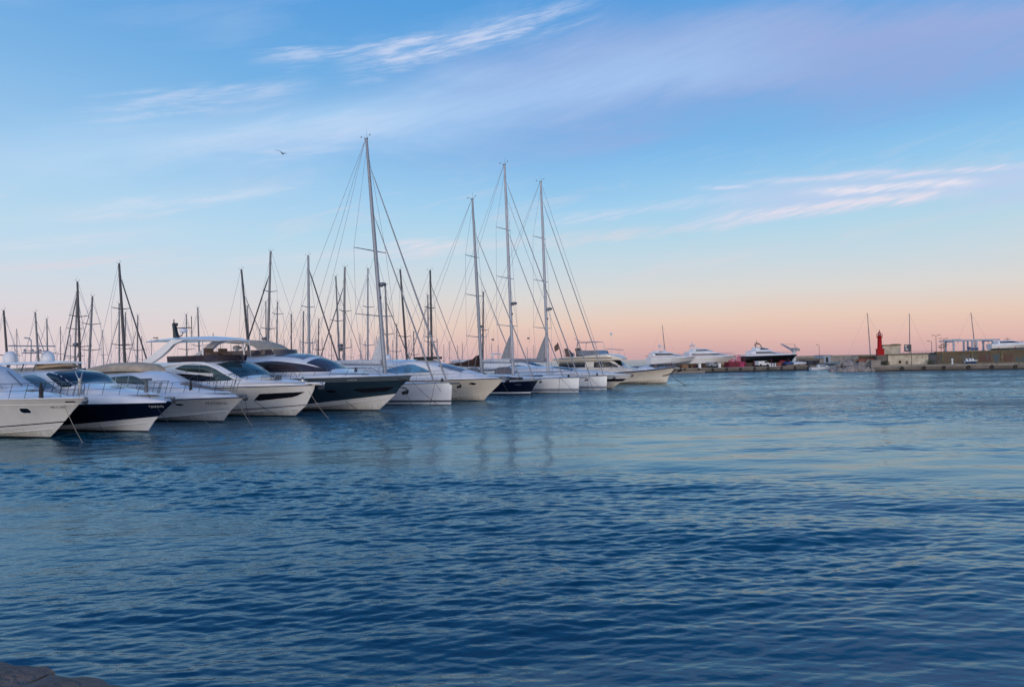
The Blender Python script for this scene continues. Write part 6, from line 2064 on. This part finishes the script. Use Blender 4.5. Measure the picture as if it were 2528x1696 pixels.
def sign_board():
    b = on_pier('harbour_sign', 'dark signboard with pale marks on a single post before the cream building', 'sign', 2250, .8)
    MB().tube([(0, 0, 0), (0, 0, 3.55)], .055, 8).build('post', 'olive_trim', b)
    bd = MB().box((-.56, -.07, 2.95), (1.14, .06, 1.24)).build('board', 'sign_panel', b)
    k = MB()
    for x, z, w in ((-.82, 3.32, .34), (-.86, 3.02, .20), (-.70, 2.72, .42)):
        k.box((x, -.108, z), (w, .012, .14))
    k.pieces('sign_mark', 'letter_white', bd)

sign_board()
shed(PR, 2117, 2167, 9.0, 879, PZ, 4, 'yard_wall_brown', 'olive_trim', 'dark low shed behind the boulders and the lighthouse')
b = on_pier('low_wall', 'faded red low wall between the boulders and the lighthouse plinth', 'wall', 2138, 5.5)
MB().box((0, 0, .55), (2.6, .5, 1.1)).box((0, 0, 1.12), (2.7, .6, .08)).build('wall', 'faded_red', b)
b = on_pier('concrete_block', 'pale concrete block at the pier tip in front of the lighthouse', 'block', 2160, 1.0)
MB().box((0, 0, .45), (1.5, 1.4, .9)).box((0, 0, .93), (1.56, 1.46, .08)).build('block', 'concrete_pale', b)

def shrub(px, d, w, h, label, z=PZ, n=150, sparse=False, frame=PR):
    rnd = random.Random(int(px * 7))
    b = frame.empty('shrub', label, 'shrub', px, d, z)
    s = MB()
    for k in range(6):
        a = rnd.uniform(0, 6.28)
        s.tube([(0, 0, 0), (w * .25 * math.cos(a), w * .2 * math.sin(a), h * .5), (w * .42 * math.cos(a + .4), w * .3 * math.sin(a + .4), h * rnd.uniform(.75, 1))], [.03, .02, .008], 5)
    s.build('stems', 'bark', b)
    f = MB()
    for i in range(n):
        a, r = rnd.uniform(0, 6.28), math.sqrt(rnd.random())
        zz = rnd.random()
        rad = (.5 + .5 * math.sin(zz * 3.0)) * w * .5
        p = Vector((rad * r * math.cos(a), rad * r * math.sin(a) * .8, h * (.1 + .9 * zz)))
        q1, q2 = (Vector((rnd.gauss(0, 1), rnd.gauss(0, 1), rnd.gauss(0, 1))).normalized() * rnd.uniform(.05, .13) for _ in range(2))
        f.add([p - q1, p + q2, p + q1, p - q2], [(0, 1, 2, 3)])
    f.build('foliage', 'leaf', b)

shrub(2187, 2.0, 1.5, .75, 'low green shrub growing between the lighthouse plinth and cream building')
shrub(2297, 2.2, 1.9, .8, 'dark shrub growing at the foot of the dark gate')
b = on_pier('metal_gate', 'dark closed gate between the cream building and the painted wall', 'gate', 2301, 5.2)
g = MB().box((0, 0, .85), (1.5, .12, 1.7)).build('gate_leaf', 'sign_panel', b)
for x in (-.82, .82):
    MB().box((x, 0, .95), (.16, .24, 1.9)).build('gate_post', 'black_metal', b)

# long painted wall carrying the terrace
TZ = 3.12
wu0, wu1 = PR.u(2312, 5.5), PR.u(2528, 5.5) + 40
w = MB().box(((wu0 + wu1) / 2, 5.9, (PZ + TZ) / 2), (wu1 - wu0, .8, TZ - PZ)).box(((wu0 + wu1) / 2, 5.86, TZ + .06), (wu1 - wu0 + .2, 1.0, .14), 1)
for i in range(12):
    w.box((wu0 + 1.0 + i * (wu1 - wu0 - 2) / 11, 5.44, (PZ + TZ) / 2), (.28, .16, TZ - PZ - .02), 1)
w.box(((wu0 + wu1) / 2, 5.44, PZ + .10), (wu1 - wu0 - .01, .10, .2), 1)
o = w.build('harbour_wall', ['painted_wall', 'olive_trim'])
o.location, o.rotation_euler = PR.A, (0, 0, PR.rz)
tag(o, 'long stone harbour wall with patches of faded blue paint', 'wall')
slab('terrace', PR, wu0, wu1, 6.32, 40, PZ + .01, TZ - .02, 'concrete', 'raised terrace behind the painted harbour wall')

def gantry():
    b = on_pier('boat_hoist', 'pale blue travelling boat hoist on the terrace above the painted wall', 'hoist', 2406, 11, TZ)
    s = .0755
    for x in (-45, -4, 5, 40):
        for y in (0, 4.5):
            MB().box((x * s, y, 1.0), (.26, .3, 2.0)).box((x * s, y, .12), (.7, .4, .24)).build('leg', 'gantry_blue', b)
    for y in (0, 4.5):
        MB().box((-2.5 * s, y, 2.12), (115 * s, .28, .26)).box((-38 * s, y, 2.32), (20 * s, .24, .14)).build('beam', 'gantry_blue', b)
    for x in (-44, 40):
        MB().box((x * s, 2.25, 1.95), (.24, 4.3, .24)).build('cross_beam', 'gantry_blue', b)
    for x in (-36, -14, 16, 30):
        MB().tube([(x * s, .1, 2.05), (x * s + .2, .2, 1.5)], .03, 5).build('sling', 'wire_dark', b)
    MB().box((-3 * s, -.1, .5), (1.5, .8, .42)).box((-12 * s, -.1, .8), (.4, .6, .2)).build('winch_box', 'machine_blue', b)

gantry()
dry_yacht('white yacht standing on the terrace above the painted wall', PR, 2560, 9.5, 7.6, 1.5, TZ + .25, 'white_gelcoat', 'grey_stripe', .9,
          [([(-6.5, 1.2, .15, 1.05, .6, .72), (-4.2, 1.2, .15, 1.0, .62, .75), (-2.6, .9, .15, .6, .35, .4), (-1.5, .4, .15, .2, .2, .22)], -6.2, -2.8, .28, .55)], zdeck=TZ)
yard_sailboat('sailboat with bare dark mast rising just before the red lighthouse', PR, (2141, 773), (2149, 876), 60, 0)
yard_sailboat('sailboat with straight mast rising behind the cream harbour building', PR, (2245, 774.5), (2246, 870), 62, 0)
yard_sailboat('sailboat with raked mast showing through the blue boat hoist', PR, (2397, 772), (2405, 842), 66, 0)
lamp_post(PR, 2301, 9, TZ - .4, 2.4, 'lamp post standing behind the dark gate')
lamp_post(PR, 2312, 12, TZ - .1, 3.2, 'taller lamp post at the start of the terrace', twin=True)
lamp_post(PR, 2331, 14, TZ - .1, 2.6, 'twin lamp post among the bare saplings on the terrace', twin=True)

def sapling(px, d, h, label, group=None):
    rnd = random.Random(int(px * 3))
    b = on_pier('bare_tree', label, 'tree', px, d, TZ - .05, 0, group)
    MB().tube([(0, 0, 0), (.05, .02, h * .5), (.0, .0, h * .8)], [.05, .035, .015], 6).build('trunk', 'bark', b)
    c = MB()
    for k in range(20):
        z = h * rnd.uniform(.35, .85)
        a = rnd.uniform(0, 6.28)
        l = rnd.uniform(.25, .7)
        e = Vector((l * math.cos(a), l * math.sin(a), z + l * rnd.uniform(.3, .9)))
        c.tube([(0.02, 0, z), e * .55 + Vector((0, 0, z * .45 + .05)), e], [.018, .012, .006], 4)
        for q in range(5):
            p = e + Vector((rnd.gauss(0, .09), rnd.gauss(0, .09), rnd.gauss(0, .09)))
            s1, s2 = (Vector((rnd.gauss(0, 1), rnd.gauss(0, 1), rnd.gauss(0, 1))).normalized() * .05 for _ in range(2))
            c.add([p - s1, p + s2, p + s1, p - s2], [(0, 1, 2, 3)])
    c.build('crown', 'bark', b)

sapling(2324, 8, 1.6, 'thin bare sapling nearest the dark gate on the terrace')
sapling(2333, 9, 1.9, 'bare sapling beside the twin lamp post on the terrace')
sapling(2488, 13, 2.6, 'spindly tree behind the white yacht on the terrace')
p = PR.pos(2351, 1.2)
o = MB().lathe((0, 0, 0), [(.17, 0), (.17, .1), (.12, .16), (.11, .62), (.17, .7), (.19, .82), (.1, .95), (0, .98)], 12).build('white_bollard', 'dome_white', loc=(p.x, p.y, PZ))
tag(o, 'white bollard standing on the pier before the painted wall', 'bollard')

def small_boat():
    b = on_pier('day_boat', 'small white and blue day boat set on the pier before the painted wall', 'boat', 2412, 2.0, PZ + .12)
    H = Hull(1.9, .5, [(0, .42), (1, .52)], [(0, .1), (1, .22)], [(-.2, -.3), (0, -.15), (.52, .18)], keel=-.1)
    H.mesh([('chine', 1), (lambda t: .3, 1), (None, 0)], 0).build('hull', ['white_gelcoat', 'boat_blue'], b)
    H.deck(.04, .04).build('deck', 'deck_white', b)
    for x in (-1.55, -1.05, -.6):
        MB().rings([[(x - .14, -.32, .4), (x + .16, -.32, .4), (x + .16, .32, .4), (x - .14, .32, .4)], [(x - .2, -.28, .82), (x - .06, -.28, .78), (x - .06, .28, .78), (x - .2, .28, .82)]]).build('seat', 'dome_white', b)
    MB().box((-.9, 0, -.1), (1.4, .5, .06)).build('cradle', 'teak', b)

small_boat()

# ------------------------------------------------------------------ stone quay underfoot
def quay_underfoot():
    z = 1.4
    A, B = ground(0, 1622, z), ground(350, 1688, z)
    A.z = B.z = 0
    e = (B - A).normalized()
    n = Vector((e.y, -e.x, 0))                 # towards the land (behind the camera)
    if n.y > 0:
        n = -n
    rnd = random.Random(11)
    mb = MB()
    def stone(u0, u1, d0, d1, top, bot, jit=.02):
        nu, nd = max(3, int((u1 - u0) / .07)), max(3, int((d1 - d0) / .07))
        o1, o2, o3 = rnd.uniform(0, 9), rnd.uniform(0, 9), rnd.uniform(-.012, .012)
        g = []
        for i in range(nu + 1):
            row = []
            for j in range(nd + 1):
                u, d = u0 + (u1 - u0) * i / nu, d0 + (d1 - d0) * j / nd
                m_ = min(u - u0, u1 - u, d - d0, d1 - d)
                rz = -.022 * math.exp(-m_ / .025)
                hz = .010 * math.sin(7 * u + o1) * math.cos(9 * d + o2) + .007 * math.sin(19 * u + 2 * o2 + 11 * d) + .004 * math.sin(41 * u - 33 * d + o1)
                wob = .018 * math.sin(9 * u + o1 * 3) * (1 if j == 0 else 0)
                row.append((u, d + wob, top + o3 + rz + hz))
            g.append(row)
        k = len(mb.v)
        mb.sheet(g)
        ring = [g[i][0] for i in range(nu + 1)] + [g[nu][j] for j in range(1, nd + 1)] + [g[i][nd] for i in range(nu - 1, -1, -1)] + [g[0][j] for j in range(nd - 1, 0, -1)]
        low = [(p[0], p[1], bot) for p in ring]
        m2 = len(ring)
        mb.add(ring + low, [(i, (i + 1) % m2, (i + 1) % m2 + m2, i + m2) for i in range(m2)])
    u = -9.0
    while u < 14:
        w = rnd.uniform(.55, 1.0)
        stone(u, u + w - .014, rnd.uniform(-.012, .012), .48, z, z - .5)
        u += w
    for r in range(4):
        u = -9 + rnd.uniform(0, .5)
        while u < 14:
            w = rnd.uniform(.4, .8)
            stone(u, u + w - .012, .495 + r * .46, .495 + (r + 1) * .46 - .012, z - .006, z - .3)
            u += w
    mb.box((2.5, .5, z - 1.3), (24, .8, 1.9))
    mb.box((2.5, 16, z - 1.2), (60, 28, 2.36))
    o = mb.build('stone_quay', 'quay_stone', ang=50)
    o.location = A
    o.rotation_euler = (0, 0, math.atan2(e.y, e.x))
    if (Vector((-e.y, e.x, 0))).dot(n) < 0:
        o.scale = (1, -1, 1)
    tag(o, 'worn stone quay edge at the lower corner', 'quay', kind='structure')

quay_underfoot()
